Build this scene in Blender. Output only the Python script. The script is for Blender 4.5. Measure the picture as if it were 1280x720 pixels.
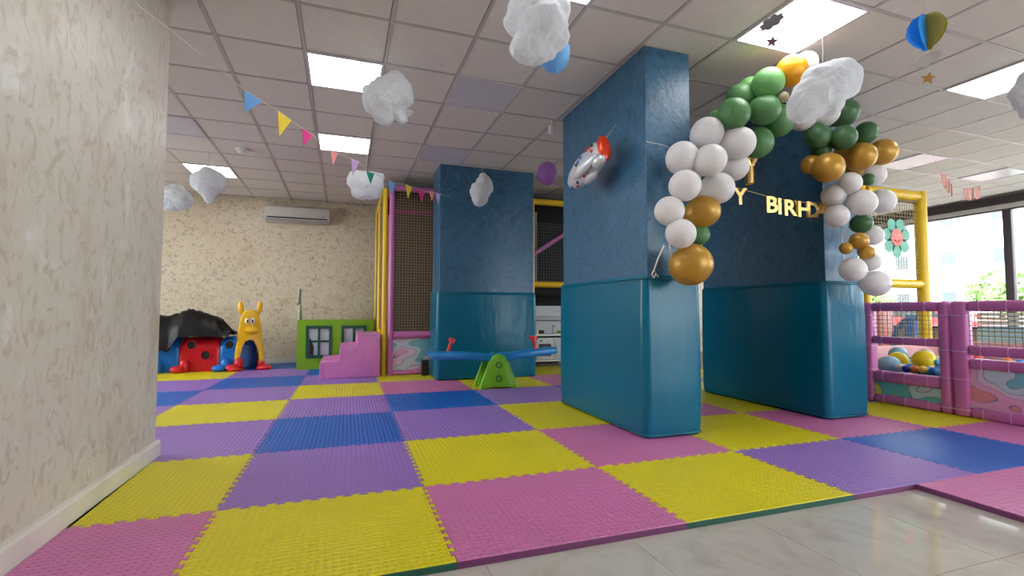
import bpy, bmesh, math, random
from mathutils import Vector, Matrix, noise, Quaternion
for o in list(bpy.data.objects): bpy.data.objects.remove(o)
S = bpy.context.scene
COL = S.collection
PI = math.pi
rnd = random.Random(7)

# ------------------------------------------------------------------ camera
cam_d = bpy.data.cameras.new('camera'); cam = bpy.data.objects.new('camera', cam_d); COL.objects.link(cam)
cam_d.sensor_width = 36; cam_d.lens = 16.907; cam_d.clip_start = .02; cam_d.clip_end = 300
YAW, PITCH = 0.3285, 0.049
cam.location = (0.543, -2.651, 0.932)
cam.rotation_euler = (PI/2 + PITCH, -0.001, -YAW)
S.camera = cam

# ------------------------------------------------------------------ sky and exposure
W = bpy.data.worlds.new('overcast_sky'); S.world = W; W.use_nodes = True
bg = W.node_tree.nodes['Background']
bg.inputs[0].default_value = (0.90, 0.95, 1.0, 1); bg.inputs[1].default_value = 10.0
S.view_settings.view_transform = 'Standard'; S.view_settings.look = 'None'
S.view_settings.gamma = 1; S.view_settings.use_curve_mapping = False
S.view_settings.exposure = 0.08
LAMP = 10.0            # radiance of the lit ceiling panels

# ------------------------------------------------------------------ material helpers
def s2l(c):
    return tuple((v/12.92 if v <= .04045 else ((v+.055)/1.055)**2.4) for v in c)
def rgb(r, g, b): return s2l((r/255, g/255, b/255)) + (1,)
class NT:
    def __init__(s, name):
        s.m = bpy.data.materials.new(name); s.m.use_nodes = True; s.t = s.m.node_tree
        s.b = s.t.nodes['Principled BSDF']; s.out = s.t.nodes['Material Output']
    def n(s, kind, **kw):
        x = s.t.nodes.new(kind)
        for k, v in kw.items(): setattr(x, k, v)
        return x
    def l(s, a, b): s.t.links.new(a, b)
    def coord(s, which='Object'): return s.n('ShaderNodeTexCoord').outputs[which]
    def mapped(s, scale=(1,1,1), rot=(0,0,0), which='Object'):
        m = s.n('ShaderNodeMapping'); m.inputs['Scale'].default_value = scale; m.inputs['Rotation'].default_value = rot
        s.l(s.coord(which), m.inputs[0]); return m.outputs[0]
    def noise(s, vec, scale, detail=4, rough=.55, dist=0):
        x = s.n('ShaderNodeTexNoise'); x.inputs['Scale'].default_value = scale; x.inputs['Detail'].default_value = detail
        x.inputs['Roughness'].default_value = rough; x.inputs['Distortion'].default_value = dist
        s.l(vec, x.inputs['Vector']); return x.outputs[0]
    def ramp(s, fac, stops, mode='LINEAR'):
        r = s.n('ShaderNodeValToRGB'); cr = r.color_ramp; cr.interpolation = mode
        while len(cr.elements) < len(stops): cr.elements.new(.5)
        for e, (p, c) in zip(cr.elements, stops): e.position = p; e.color = c
        s.l(fac, r.inputs[0]); return r.outputs[0]
    def bump(s, h, strength=.3, dist=.01):
        x = s.n('ShaderNodeBump'); x.inputs['Strength'].default_value = strength; x.inputs['Distance'].default_value = dist
        s.l(h, x.inputs['Height']); s.l(x.outputs[0], s.b.inputs['Normal'])
    def math(s, op, a, b=None):
        x = s.n('ShaderNodeMath', operation=op)
        for i, v in enumerate((a, b)):
            if v is None: continue
            if isinstance(v, (int, float)): x.inputs[i].default_value = v
            else: s.l(v, x.inputs[i])
        return x.outputs[0]
    def set(s, **kw):
        for k, v in kw.items():
            s.b.inputs[k.replace('_', ' ')].default_value = v
        return s
MATS = {}
def plain(name, c, rough=.5, metal=0, vary=.06, scale=9, bump=0, bscale=60, **kw):
    """a base colour with faint procedural variation"""
    if name in MATS: return MATS[name]
    t = NT(name); t.set(Roughness=rough, Metallic=metal, **kw)
    v = t.mapped()
    f = t.noise(v, scale, 3)
    lo = tuple(x*(1-vary) for x in c[:3])+(1,); hi = tuple(min(1, x*(1+vary)) for x in c[:3])+(1,)
    t.l(t.ramp(f, [(.3, lo), (.7, hi)]), t.b.inputs['Base Color'])
    if bump: t.bump(t.noise(v, bscale, 4), bump, .004)
    MATS[name] = t.m; return t.m
def emit(name, c, strength):
    t = NT(name); t.set(Roughness=.4); t.b.inputs['Base Color'].default_value = (.8,.8,.8,1)
    t.b.inputs['Emission Color'].default_value = c; t.b.inputs['Emission Strength'].default_value = strength
    return t.m
def foam(name, c):
    t = NT(name); t.set(Roughness=.42); t.b.inputs['Specular IOR Level'].default_value = .42
    v = t.mapped((1,1,1)); f = t.noise(v, 2.2, 5)
    t.l(t.ramp(f, [(.3, tuple(x*.93 for x in c[:3])+(1,)), (.7, c)]), t.b.inputs['Base Color'])
    sx = t.n('ShaderNodeSeparateXYZ'); t.l(t.mapped((1,1,1), (0,0,PI/4)), sx.inputs[0])
    k = 2*PI/.042
    a = t.math('SINE', t.math('MULTIPLY', sx.outputs[0], k)); b = t.math('SINE', t.math('MULTIPLY', sx.outputs[1], k))
    h = t.math('MULTIPLY', a, b); h = t.math('MAXIMUM', h, 0.0); h = t.math('POWER', h, .6)
    t.bump(h, 1.0, .006); return t.m
YEL, PUR, BLU, PNK = rgb(222,208,10), rgb(150,112,192), rgb(6,92,186), rgb(206,116,170)
M_foam = {'Y': foam('yellow_foam', YEL), 'P': foam('purple_foam', PUR), 'B': foam('blue_foam', BLU), 'K': foam('pink_foam', PNK)}
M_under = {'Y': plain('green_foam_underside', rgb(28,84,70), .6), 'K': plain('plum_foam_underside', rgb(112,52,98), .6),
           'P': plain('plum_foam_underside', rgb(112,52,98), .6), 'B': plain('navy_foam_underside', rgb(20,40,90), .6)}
def plaster(name, base, dark, light, stretch=(1,1,1), scale=3.0, flecks=None, rough=.42):
    t = NT(name); t.set(Roughness=rough)
    v = t.mapped(stretch); f = t.noise(v, scale, 8, .62, .9)
    c = t.ramp(f, [(.30, dark), (.47, base), (.60, base), (.76, light)])
    if flecks:
        g = t.noise(v, scale*4.6, 6, .6, 1.2); mk = t.ramp(g, [(.52, (0,0,0,1)), (.64, (1,1,1,1))])
        x = t.n('ShaderNodeMix', data_type='RGBA'); t.l(t.math('MULTIPLY', mk, flecks[1]), x.inputs[0]); t.l(c, x.inputs[6]); x.inputs[7].default_value = flecks[0]
        c = x.outputs[2]
    t.l(c, t.b.inputs['Base Color']); t.bump(f, .4, .012); return t.m
M_lwall = plaster('grey_cream_stucco', rgb(203,196,183), rgb(184,171,151), rgb(226,225,222), (1.3,1.3,.8), 2.6, (rgb(172,157,134), .65))
M_bwall = plaster('cream_pearl_stucco', rgb(220,204,178), rgb(206,186,156), rgb(232,221,201), (1,1,1), 3.2, (rgb(162,140,112), .65), .3)
M_wall = plain('cream_paint', rgb(222,212,194), .7)
M_pillar = plaster('blue_suede_paint', rgb(54,100,132), rgb(34,74,102), rgb(82,132,166), (1,1,.8), 9.5, (rgb(32,66,94), .8), .34)
def vinyl(name, c, rough=.27):
    t = NT(name); t.set(Roughness=rough); v = t.mapped((1,1,.45)); f = t.noise(v, 3.2, 3)
    t.l(t.ramp(f, [(.3, tuple(x*.95 for x in c[:3])+(1,)), (.7, c)]), t.b.inputs['Base Color'])
    t.b.inputs['Specular IOR Level'].default_value = .28; t.bump(f, .35, .05); return t.m
M_teal = vinyl('teal_vinyl', rgb(0,98,128)); M_tealseam = plain('teal_piping', rgb(0,96,116), .3)
M_pinkv = plain('pink_vinyl', rgb(204,112,176), .36, bump=.15, bscale=14); M_yelv = plain('yellow_vinyl', rgb(226,184,16), .36, bump=.15, bscale=14)
M_tie = plain('pale_pink_cable_tie', rgb(222,172,210), .4)
M_pinkfoam = plain('pink_soft_foam', rgb(214,124,190), .5); M_pinkseam = plain('pale_pink_piping', rgb(226,160,206), .5)
M_ceil = plain('ceiling_board', rgb(222,214,206), .85, vary=.03, bump=.25, bscale=160)
M_ceil2 = plain('ceiling_plenum', rgb(120,112,105), .9); M_grid = plain('white_grid_metal', rgb(188,180,176), .35)
M_lampframe = plain('lamp_frame_white', rgb(206,200,206), .4)
M_lit = emit('lit_diffuser', (.97,.98,1,1), LAMP); M_unlit = plain('unlit_diffuser', rgb(208,203,208), .3, vary=.02)
def porcelain():
    t = NT('polished_porcelain'); t.set(Roughness=.06, IOR=1.65); v = t.mapped(); f = t.noise(v, 1.7, 8, .6, 1.6)
    t.l(t.ramp(f, [(.3, rgb(168,160,150)), (.5, rgb(188,182,174)), (.7, rgb(178,170,161))]), t.b.inputs['Base Color']); return t.m
M_porc = porcelain(); M_grout = plain('grey_grout', rgb(150,142,132), .8)
M_skirt = plain('marble_skirting', rgb(216,211,200), .25, vary=.08, scale=4)
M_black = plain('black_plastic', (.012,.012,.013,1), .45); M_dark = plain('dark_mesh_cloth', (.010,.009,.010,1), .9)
M_white = plain('white_plastic', rgb(228,226,222), .35); M_grey = plain('grey_plastic', rgb(150,150,152), .4)
M_frame = plain('bronze_window_frame', rgb(84,74,78), .45); M_sill = plain('tan_wall_tile', rgb(196,170,140), .6)
M_red = plain('red_plastic', rgb(206,24,36), .3); M_blue = plain('blue_plastic', rgb(20,112,200), .3); M_yel = plain('yellow_plastic', rgb(232,178,10), .32)
M_green = plain('lime_green_panel', rgb(120,170,18), .45); M_dgreen = plain('dark_green_frame', rgb(14,82,62), .4)
M_pale = plain('pale_green_panel', rgb(206,222,188), .5)
M_seagreen = plain('lime_plastic', rgb(122,192,30), .35); M_seablue = plain('azure_plastic', rgb(20,128,196), .33)
M_string = plain('pale_string', rgb(214,206,196), .6); M_dstring = plain('brown_net_cord', rgb(176,152,112), .7); M_wnet = plain('grey_net_cord', rgb(94,90,96), .7)
M_wood = plain('birch_wood', rgb(196,164,112), .5, vary=.12)
def cotton(name='cotton_wadding', c=rgb(236,238,242)):
    t = NT(name); t.set(Roughness=.95); t.b.inputs['Base Color'].default_value = c
    t.b.inputs['Sheen Weight'].default_value = .3
    v = t.mapped(); t.bump(t.noise(v, 22, 8, .7, .6), .7, .03)
    tr = t.n('ShaderNodeBsdfTranslucent'); tr.inputs[0].default_value = c
    mx = t.n('ShaderNodeMixShader'); mx.inputs[0].default_value = .28
    t.l(t.b.outputs[0], mx.inputs[1]); t.l(tr.outputs[0], mx.inputs[2]); t.l(mx.outputs[0], t.out.inputs[0]); return t.m
M_cotton = cotton()
def latex(name, c, metal=0, rough=.36, trans=.25):
    t = NT(name); t.set(Roughness=rough, Metallic=metal)
    v = t.mapped(); f = t.noise(v, 5, 2)
    t.l(t.ramp(f, [(.3, tuple(x*.95 for x in c[:3])+(1,)), (.7, c)]), t.b.inputs['Base Color'])
    tr = t.n('ShaderNodeBsdfTranslucent'); tr.inputs[0].default_value = c
    mx = t.n('ShaderNodeMixShader'); mx.inputs[0].default_value = trans
    t.l(t.b.outputs[0], mx.inputs[1]); t.l(tr.outputs[0], mx.inputs[2]); t.l(mx.outputs[0], t.out.inputs[0]); return t.m
LATEX = {'w': latex('white_latex', rgb(236,232,232)), 'g': latex('gold_latex', rgb(196,148,58), .25, .36, .12), 'y': latex('amber_latex', rgb(224,160,28), .2, .28, .15),
         'e': latex('green_latex', rgb(98,150,94)), 'l': latex('light_green_latex', rgb(122,180,110)), 'd': latex('dark_green_latex', rgb(76,118,78)),
         'b': latex('beige_latex', rgb(176,160,132)), 'sky': latex('sky_blue_latex', rgb(128,192,238)), 'pur': latex('purple_latex', rgb(172,112,194)),
         'yel': latex('lemon_latex', rgb(236,214,30)), 'aqua': latex('pale_blue_latex', rgb(146,190,214)), 'mag': latex('magenta_latex', rgb(206,60,120)),
         'lil': latex('lilac_latex', rgb(196,164,190)), 'cream': latex('cream_latex', rgb(226,222,196)), 'red': latex('red_latex', rgb(216,60,48)), 'mar': latex('maroon_latex', rgb(92,40,30))}
M_goldfoil = plain('gold_foil', rgb(236,196,122), .26, .75); M_silver = plain('silver_foil', rgb(206,208,214), .34, .3, bump=.4, bscale=22)
M_orange = plain('orange_red_foil', rgb(222,64,28), .25, .3)
def glass():
    t = NT('window_glass'); tr = t.n('ShaderNodeBsdfTransparent'); tr.inputs[0].default_value = (.96,.98,.97,1)
    gl = t.n('ShaderNodeBsdfGlossy'); gl.inputs['Roughness'].default_value = .02
    lw = t.n('ShaderNodeFresnel'); lw.inputs[0].default_value = 1.3; mx = t.n('ShaderNodeMixShader')
    t.l(lw.outputs[0], mx.inputs[0]); t.l(tr.outputs[0], mx.inputs[1]); t.l(gl.outputs[0], mx.inputs[2]); t.l(mx.outputs[0], t.out.inputs[0]); return t.m
M_glass = glass()
def print_mat(name, stops, scale):
    t = NT(name); t.set(Roughness=.3); v = t.mapped((1,1,1.5)); f = t.noise(v, scale, 1.2, .4)
    t.l(t.ramp(f, stops, 'CONSTANT'), t.b.inputs['Base Color']); return t.m
OUTL = rgb(150,132,160)
M_print = print_mat('cartoon_cloud_print', [(0, rgb(120,184,196)), (.40, OUTL), (.408, rgb(196,208,222)), (.50, OUTL), (.508, rgb(222,196,220)), (.58, OUTL), (.588, rgb(232,164,204)), (.68, OUTL), (.688, rgb(226,140,150))], 2.4)
M_print2 = print_mat('cartoon_hill_print', [(0, rgb(206,210,222)), (.38, OUTL), (.39, rgb(190,210,218)), (.46, OUTL), (.47, rgb(110,188,190)), (.58, OUTL), (.59, rgb(226,220,90)), (.68, OUTL), (.69, rgb(196,210,216))], 2.6)

# ------------------------------------------------------------------ mesh helpers
def link(o, parent=None):
    COL.objects.link(o)
    if parent is not None: o.parent = parent
    return o
def mesh_from(bm, name, mats, smooth=True, angle=40):
    me = bpy.data.meshes.new(name); bm.normal_update(); bm.to_mesh(me); bm.free()
    for m in (mats if isinstance(mats, (list, tuple)) else [mats]): me.materials.append(m)
    if smooth and me.polygons:
        me.polygons.foreach_set('use_smooth', [True]*len(me.polygons))
        me.set_sharp_from_angle(angle=math.radians(angle))
    return me
def obj(name, bm, mat, parent=None, loc=None, smooth=True, angle=40, kind=None, label=None):
    o = bpy.data.objects.new(name, bm if isinstance(bm, bpy.types.Mesh) else mesh_from(bm, name, mat, smooth, angle))
    link(o, parent)
    if loc is not None: o.location = loc
    if kind: o['kind'] = kind
    if label: o['label'] = label
    return o
def tag(o, label, cat, group=None, kind=None):
    o['label'] = label; o['category'] = cat
    if group: o['group'] = group
    if kind: o['kind'] = kind
    return o
def thing(name, label, cat, loc=(0,0,0), rz=0, group=None):
    o = bpy.data.objects.new(name, None); o.empty_display_size = .1; link(o); o.location = loc; o.rotation_euler = (0,0,rz)
    return tag(o, label, cat, group)
def struct(name, bm, mat, parent=None, **kw):
    o = obj(name, bm, mat, parent, **kw)
    if parent is None: o['kind'] = 'structure'
    return o
def B(): return bmesh.new()
def box(bm, x0, x1, y0, y1, z0, z1, bev=0, seg=2, M=None):
    r = bmesh.ops.create_cube(bm, size=1); vs = r['verts']
    bmesh.ops.scale(bm, vec=(x1-x0, y1-y0, z1-z0), verts=vs)
    bmesh.ops.translate(bm, vec=((x0+x1)/2, (y0+y1)/2, (z0+z1)/2), verts=vs)
    if bev:
        es = list({e for v in vs for e in v.link_edges})
        r = bmesh.ops.bevel(bm, geom=es, offset=bev, segments=seg, affect='EDGES', profile=.5); vs = r['verts'] if M is not None else vs
    if M is not None: bmesh.ops.transform(bm, matrix=M, verts=[v for v in vs if v.is_valid])
    return bm
def tube(bm, pts, r, seg=8, caps=True, closed=False):
    pts = [Vector(p) for p in pts]; n = len(pts); rings = []
    up = None
    for i, p in enumerate(pts):
        t = (pts[(i+1) % n if closed else min(i+1, n-1)] - pts[(i-1) % n if closed else max(i-1, 0)]).normalized()
        if up is None: up = t.orthogonal().normalized()
        up = (up - t*up.dot(t)).normalized(); side = t.cross(up)
        rr = r[i] if isinstance(r, (list, tuple)) else r
        rings.append([bm.verts.new(p + rr*(math.cos(2*PI*k/seg)*up + math.sin(2*PI*k/seg)*side)) for k in range(seg)])
    for i in range(n if closed else n-1):
        a, b = rings[i], rings[(i+1) % n]
        for k in range(seg): bm.faces.new((a[k], a[(k+1) % seg], b[(k+1) % seg], b[k]))
    if caps and not closed: bm.faces.new(rings[0][::-1]); bm.faces.new(rings[-1])
    return bm
def ell(bm, c, r, M=None, u=20, v=12):
    q = bmesh.ops.create_uvsphere(bm, u_segments=u, v_segments=v, radius=1); vs = q['verts']
    r = (r, r, r) if isinstance(r, (int, float)) else r
    T = Matrix.Translation(c) @ (M if M is not None else Matrix.Identity(4)) @ Matrix.Diagonal((*r, 1))
    bmesh.ops.transform(bm, matrix=T, verts=vs); return bm
def prism(bm, poly, fn, t0, t1, bev=0, seg=2):
    """extrude a 2-D polygon; fn(u, v, t) gives the 3-D point"""
    a = [bm.verts.new(fn(u, v, t0)) for u, v in poly]; b = [bm.verts.new(fn(u, v, t1)) for u, v in poly]
    n = len(poly); fs = [bm.faces.new(a), bm.faces.new(b[::-1])]
    for i in range(n): fs.append(bm.faces.new((a[i], b[i], b[(i+1) % n], a[(i+1) % n])))
    if bev:
        es = list(fs[0].edges)+list(fs[1].edges)
        bmesh.ops.bevel(bm, geom=es, offset=bev, segments=seg, affect='EDGES', profile=.5)
    bmesh.ops.recalc_face_normals(bm, faces=bm.faces[:]); return bm
def XZ(u, v, t): return (u, t, v)
def YZ(u, v, t): return (t, u, v)
def XY(u, v, t): return (u, v, t)
def lathe(bm, prof, seg=20, M=None):
    rings = []; vs = []
    for r, z in prof:
        rings.append([bm.verts.new((r*math.cos(2*PI*k/seg), r*math.sin(2*PI*k/seg), z)) for k in range(seg)]); vs += rings[-1]
    for a, b in zip(rings, rings[1:]):
        for k in range(seg): bm.faces.new((a[k], a[(k+1) % seg], b[(k+1) % seg], b[k]))
    bm.faces.new(rings[0][::-1]); bm.faces.new(rings[-1])
    if M is not None: bmesh.ops.transform(bm, matrix=M, verts=vs)
    return bm
def roundrect(x0, x1, y0, y1, r, n=6):
    out = []
    for cx, cy, a0 in ((x1-r, y1-r, 0), (x0+r, y1-r, 90), (x0+r, y0+r, 180), (x1-r, y0+r, 270)):
        for k in range(n+1):
            a = math.radians(a0+90*k/n); out.append((cx+r*math.cos(a), cy+r*math.sin(a)))
    return out

# ================================================================== STRUCTURE
H = 2.973
# floor: slab with porcelain tiles
floor = struct('floor', box(B(), -4.5, 11.8, -6.6, 7.1, -.2, -.0345), M_grout)
TS = .64
tm = mesh_from(box(B(), -TS/2+.0012, TS/2-.0012, -TS/2+.0012, TS/2-.0012, -.0345, -.03), 'floor_tile', M_porc, False)
for i in range(-2, 14):
    for j in range(-7, 3):
        obj('floor_tile', tm, None, floor, (1.695+TS*(i+.5)-TS*1, -1.44+TS*(j+.5), 0))
# walls
struct('wall_left', box(B(), -1.15, -.617, -6.5, 1.06, -.0345, H+.05), M_lwall)
struct('wall_back', box(B(), -4.5, 11.8, 6.95, 7.1, -.0345, H+.1), M_bwall)
wl_ = struct('wall_far_left', box(B(), -4.65, -4.5, -6.6, 7.1, -.0345, .9), M_bwall)
struct('header_band', box(B(), -4.65, -4.5, -6.6, 7.1, 2.6, H+.1), M_bwall, wl_)
struct('trim_5', box(B(), -4.65, -4.5, -6.6, 1.4, .9, 2.6), M_bwall); struct('trim_6', box(B(), -4.65, -4.5, 6.2, 7.1, .9, 2.6), M_bwall)
for k in range(2):  # windows added out of view to throw daylight into the back left
    ya = 1.4+2.4*k; w = struct('window_%d' % (k+21), box(B(), -4.62, -4.53, ya, ya+.1, .9, 2.6, .008), M_frame)
    struct('pane', box(B(), -4.58, -4.57, ya+.1, ya+2.4, .9, 2.6), M_glass, w)
wf_ = struct('wall_front', box(B(), -4.5, 11.8, -6.65, -6.5, -.0345, .3), M_wall)
struct('header_band', box(B(), -4.5, 11.8, -6.65, -6.5, 2.75, H+.1), M_wall, wf_)
struct('trim_3', box(B(), -4.5, 4.0, -6.65, -6.5, .3, 2.75), M_wall); struct('trim_4', box(B(), 10.9, 11.6, -6.65, -6.5, .3, 2.75), M_wall)
for k in range(2, 5):  # unseen windows added behind the camera for more front light
    xa = -.6+2.3*k; w = struct('window_%d' % (k+11), box(B(), xa, xa+.1, -6.62, -6.53, .3, 2.75, .008), M_frame)
    struct('pane', box(B(), xa+.1, xa+2.3, -6.58, -6.57, .3, 2.75), M_glass, w)
bm = B(); prism(bm, [(-.617,-.03),(-.592,-.03),(-.592,.085),(-.600,.098),(-.617,.10)], lambda u, v, t: (u, t, v), -6.4, 1.085)
sk = struct('baseboard_left', bm, M_skirt, smooth=False)
struct('baseboard_left_end', box(B(), -1.14, -.617, 1.061, 1.085, -.03, .10, .006), M_skirt, sk)
struct('baseboard_back', box(B(), -4.5, 1.0, 6.925, 6.95, -.03, .09, .006), M_skirt)
# window wall on the right
wr = struct('wall_right', box(B(), 11.6, 11.8, -6.6, 7.1, -.0345, .62), M_sill)
struct('header_band', box(B(), 11.55, 11.8, -6.6, 7.1, 2.86, H+.1), M_frame, wr)
struct('blind_cassette', box(B(), 11.57, 11.7, -6.6, 7.0, 2.775, 2.859, .01), M_white, wr)
struct('cassette_dark_strip', box(B(), 11.6, 11.7, -6.6, 7.0, 2.75, 2.774), M_frame, wr)  # thin dark strip under the blind cassette, in the frame colour
struct('sill_ledge', box(B(), 11.5, 11.8, -6.6, 7.0, .62, .66, .008), M_frame, wr)
edges_y = [2.56+3.3*k for k in range(-2, 2)]
for k, (a, b) in enumerate(zip(edges_y, edges_y[1:])):
    w = struct('window_%d' % (k+1), box(B(), 11.64, 11.76, a-.06, a+.06, .66, 2.75, .008), M_frame)
    struct('pane', box(B(), 11.695, 11.705, a+.06, b-.06, .66, 2.75), M_glass, w)
struct('trim_1', box(B(), 11.6, 11.8, edges_y[-1]-.06, 7.1, .66, 2.75), M_wall)
struct('trim_2', box(B(), 11.6, 11.8, -6.6, edges_y[0]-.061, .66, 2.75), M_wall)
# ceiling: plenum slab, boards, grid runners
ceil = struct('ceiling', box(B(), -4.6, 11.8, -6.6, 7.1, H+.03, H+.12), M_ceil2)
CS = .609; CX, CY, CR = .5393, 1.3341-.012, .009   # grid origin and slight skew
CX = .543+(.193-.543)*1.015; CY = -2.651+(1.278+2.651)*1.015
cr_, sr_ = math.cos(CR), math.sin(CR)
def cpt(i, j): return (CX+CS*(cr_*i-sr_*j), CY+CS*(sr_*i+cr_*j))
LIT = {(0,0),(0,3),(-3,6),(2,-3),(5,-3),(9,-3),(0,-3),(-1,-7),(3,-7),(7,-7),(12,-7),(12,-3),(-7,0),(-7,3),(-7,6),(16,-3),(16,-7)}  # includes unseen lamps added outside the view to brighten the room
UNLIT = {(-3,3),(2,0),(2,3),(12,0),(15,0),(5,4),(8,4)}
half = CS/2-.0155
bm = box(B(), -half, half, -half, half, 0, .012)
cm = mesh_from(bm, 'ceiling_board', M_ceil, False)
rest = B(); nvis = 0
for i in range(-8, 19):
    for j in range(-13, 10):
        if (i, j) in LIT or (i, j) in UNLIT: continue
        x, y = cpt(i+.5, j+.5)
        if not (-4.3 < x < 11.35 and -6.3 < y < 6.75): continue
        dx, dy = x-.543, y+2.651
        d = dx*math.sin(YAW)+dy*math.cos(YAW); s = dx*math.cos(YAW)-dy*math.sin(YAW)
        if d > .9 and abs(s) < 1.14*d+.5 and nvis < 300:
            o = obj('ceiling_board', cm, None, ceil, (x, y, H)); o.rotation_euler = (0,0,CR); nvis += 1
        else: box(rest, x-half, x+half, y-half, y+half, H, H+.012)
o = obj('ceiling_boards_beyond', rest, M_ceil, ceil, smooth=False); o['kind'] = 'stuff'
for i in range(-8, 20):
    (x0, y0), (x1, y1) = cpt(i, -13), cpt(i, 9.4)
    if not -4.4 < x0 < 11.4: continue
    L = math.hypot(x1-x0, y1-y0)
    o = obj('grid_runner', box(B(), -.012, .012, 0, L, H-.004, H+.03), M_grid, ceil, (x0, max(y0, -6.45), 0), smooth=False); o.rotation_euler = (0,0,CR)
for j in range(-12, 10):
    x0, y0 = cpt(-7.6, j); x1, y1 = cpt(18.1, j); L = math.hypot(x1-x0, y1-y0)
    o = obj('grid_runner', box(B(), 0, L, -.012, .012, H-.0035, H+.03), M_grid, ceil, (x0, y0, 0), smooth=False); o.rotation_euler = (0,0,CR)

# pillars and their pads
def pillar(x0, x1, y0, y1):
    return struct('pillar', box(B(), x0, x1, y0, y1, 0, H, .004, 1), M_pillar)
def pad(label, x0, x1, y0, y1, h=1.21):
    t = thing('pillar_pad', label, 'wall padding', ((x0+x1)/2, y0, 0), 0, None)
    cx = (x0+x1)/2
    P = roundrect(x0-cx, x1-cx, 0, y1-y0, .055)
    bm = B(); n = len(P); rings = []
    # body bulges softly between the seams
    for z, off in ((.004,-.012), (.014,-.004), (.03,0), (.10,.006), (.35,.010), (.7,.010), (1.0,.007), (h-.05,.002), (h-.02,-.001), (h-.004,-.01)):
        ring = []
        for k, (u, v) in enumerate(P):
            du, dv = P[(k+1) % n][0]-P[k-1][0], P[(k+1) % n][1]-P[k-1][1]; m = math.hypot(du, dv)
            w = .006*noise.noise(Vector((u*3+x0*7, v*3+y0*5, z*2.5)))*(1 if .02 < z < h-.03 else 0)
            ring.append(bm.verts.new((u+(off+w)*dv/m, v-(off+w)*du/m, z)))
        rings.append(ring)
    for a, b in zip(rings, rings[1:]):
        for k in range(n): bm.faces.new((a[k], a[(k+1) % n], b[(k+1) % n], b[k]))
    bm.faces.new(rings[0][::-1]); bm.faces.new(rings[-1])
    obj('cover', bm, M_teal, t, angle=60)
    for z in (.022, h-.028):
        Q = roundrect(x0-cx-.004, x1-cx+.004, -.004, y1-y0+.004, .058)
        obj('piping', tube(B(), [(u, v, z) for u, v in Q], .0055, 6, closed=True), M_tealseam, t)
    return t
pillar(2.66, 3.07, .42, 1.90); pad('teal vinyl padding around the foot of the nearest blue pillar', 2.615, 3.125, .395, 1.90)
pillar(4.52, 4.94, .46, 2.0); pad('teal vinyl padding around the blue pillar right of the balloon arch', 4.475, 4.975, .43, 2.0)
pillar(1.72, 3.10, 3.88, 4.42); pad('teal vinyl padding around the wide blue pillar behind the seesaw', 1.685, 3.13, 3.845, 4.42)

# ================================================================== FOAM MAT FLOOR
GX = [-1.07,-.024,.945,1.98,3.012,4.004,5.053,6.03]; GXi = list(range(-1, 7))
gx = {-3:-3.06,-2:-2.06,-1:-1.055,0:-.024,1:.945,2:1.98,3:3.012,4:4.004,5:5.04,6:6.03}
gy = {-2:-1.84,-1:-.84,0:-.029,1:.927,2:1.999,3:2.975,4:3.973,5:4.995,6:6.0,7:6.92}
rows = {  # row j: colours from u = -3 (left) on
 6: 'PKB....', 5: 'YYPB...', 4: 'PPBPYKY', 3: 'KBPYKYKPY', 2: 'YPYPBPBYP', 1: '..PBPYKYP', 0: '..YPYKYKY', -1: '..KYKYPBK' }
mats = thing('foam_mat_floor', 'interlocking foam floor mats in yellow, pink, purple and blue squares', 'play mat', (0,0,0))
N_T = 24; TD = .011
EDGE = {}
def edge_pts(key, p, q, plainedge):
    """shared toothed border between two mats"""
    if key in EDGE: return EDGE[key]
    px, py = p; qx, qy = q; L = math.hypot(qx-px, qy-py); tx, ty = (qx-px)/L, (qy-py)/L; nx, ny = -ty, tx
    if plainedge: pts = [p, q]
    else:
        pts = [p]; m = N_T; s = L/(m+1)
        for k in range(1, m):
            d = TD if k % 2 else -TD; a, b = s*(k+.5), s*(k+1.5); e = .007
            if k == 1: pts.append((px+tx*(a), py+ty*(a)))
            pts.append((px+tx*(a-e*(1 if k % 2 else 1))+nx*d, py+ty*(a-e)+ny*d)); pts.append((px+tx*(b+e)+nx*d, py+ty*(b+e)+ny*d))
        pts.append((px+tx*(s*(m+.5)), py+ty*(s*(m+.5)))); pts.append(q)
    EDGE[key] = pts; return pts
cells = {}
for j, r in rows.items():
    for k, c in enumerate(r):
        if c != '.': cells[(k-3, j)] = c
def add_mat(c, poly):
    bm = B(); cx = sum(p[0] for p in poly)/len(poly); cy = sum(p[1] for p in poly)/len(poly)
    lay = []
    n = len(poly); ins = .0022
    def off(d):
        out = []
        for k in range(n):
            (ax, ay), (bx_, by_), (dx, dy) = poly[k-1], poly[k], poly[(k+1) % n]
            e1 = Vector((bx_-ax, by_-ay)); e2 = Vector((dx-bx_, dy-by_))
            n1 = Vector((-e1.y, e1.x)).normalized(); n2 = Vector((-e2.y, e2.x)).normalized()
            m = n1+n2; m = m*(d/max(.35, m.dot(n1))) if m.length > 1e-6 else n1*d
            out.append((bx_+m.x, by_+m.y))
        return out
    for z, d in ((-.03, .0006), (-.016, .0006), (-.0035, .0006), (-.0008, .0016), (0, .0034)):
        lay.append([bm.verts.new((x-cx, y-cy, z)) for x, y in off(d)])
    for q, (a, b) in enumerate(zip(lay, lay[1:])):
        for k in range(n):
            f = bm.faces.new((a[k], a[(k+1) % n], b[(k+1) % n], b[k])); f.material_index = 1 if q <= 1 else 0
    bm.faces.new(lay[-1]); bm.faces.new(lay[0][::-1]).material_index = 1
    obj('foam_tile', bm, [M_foam[c], M_under[c]], mats, (cx, cy, 0), smooth=False)
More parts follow.
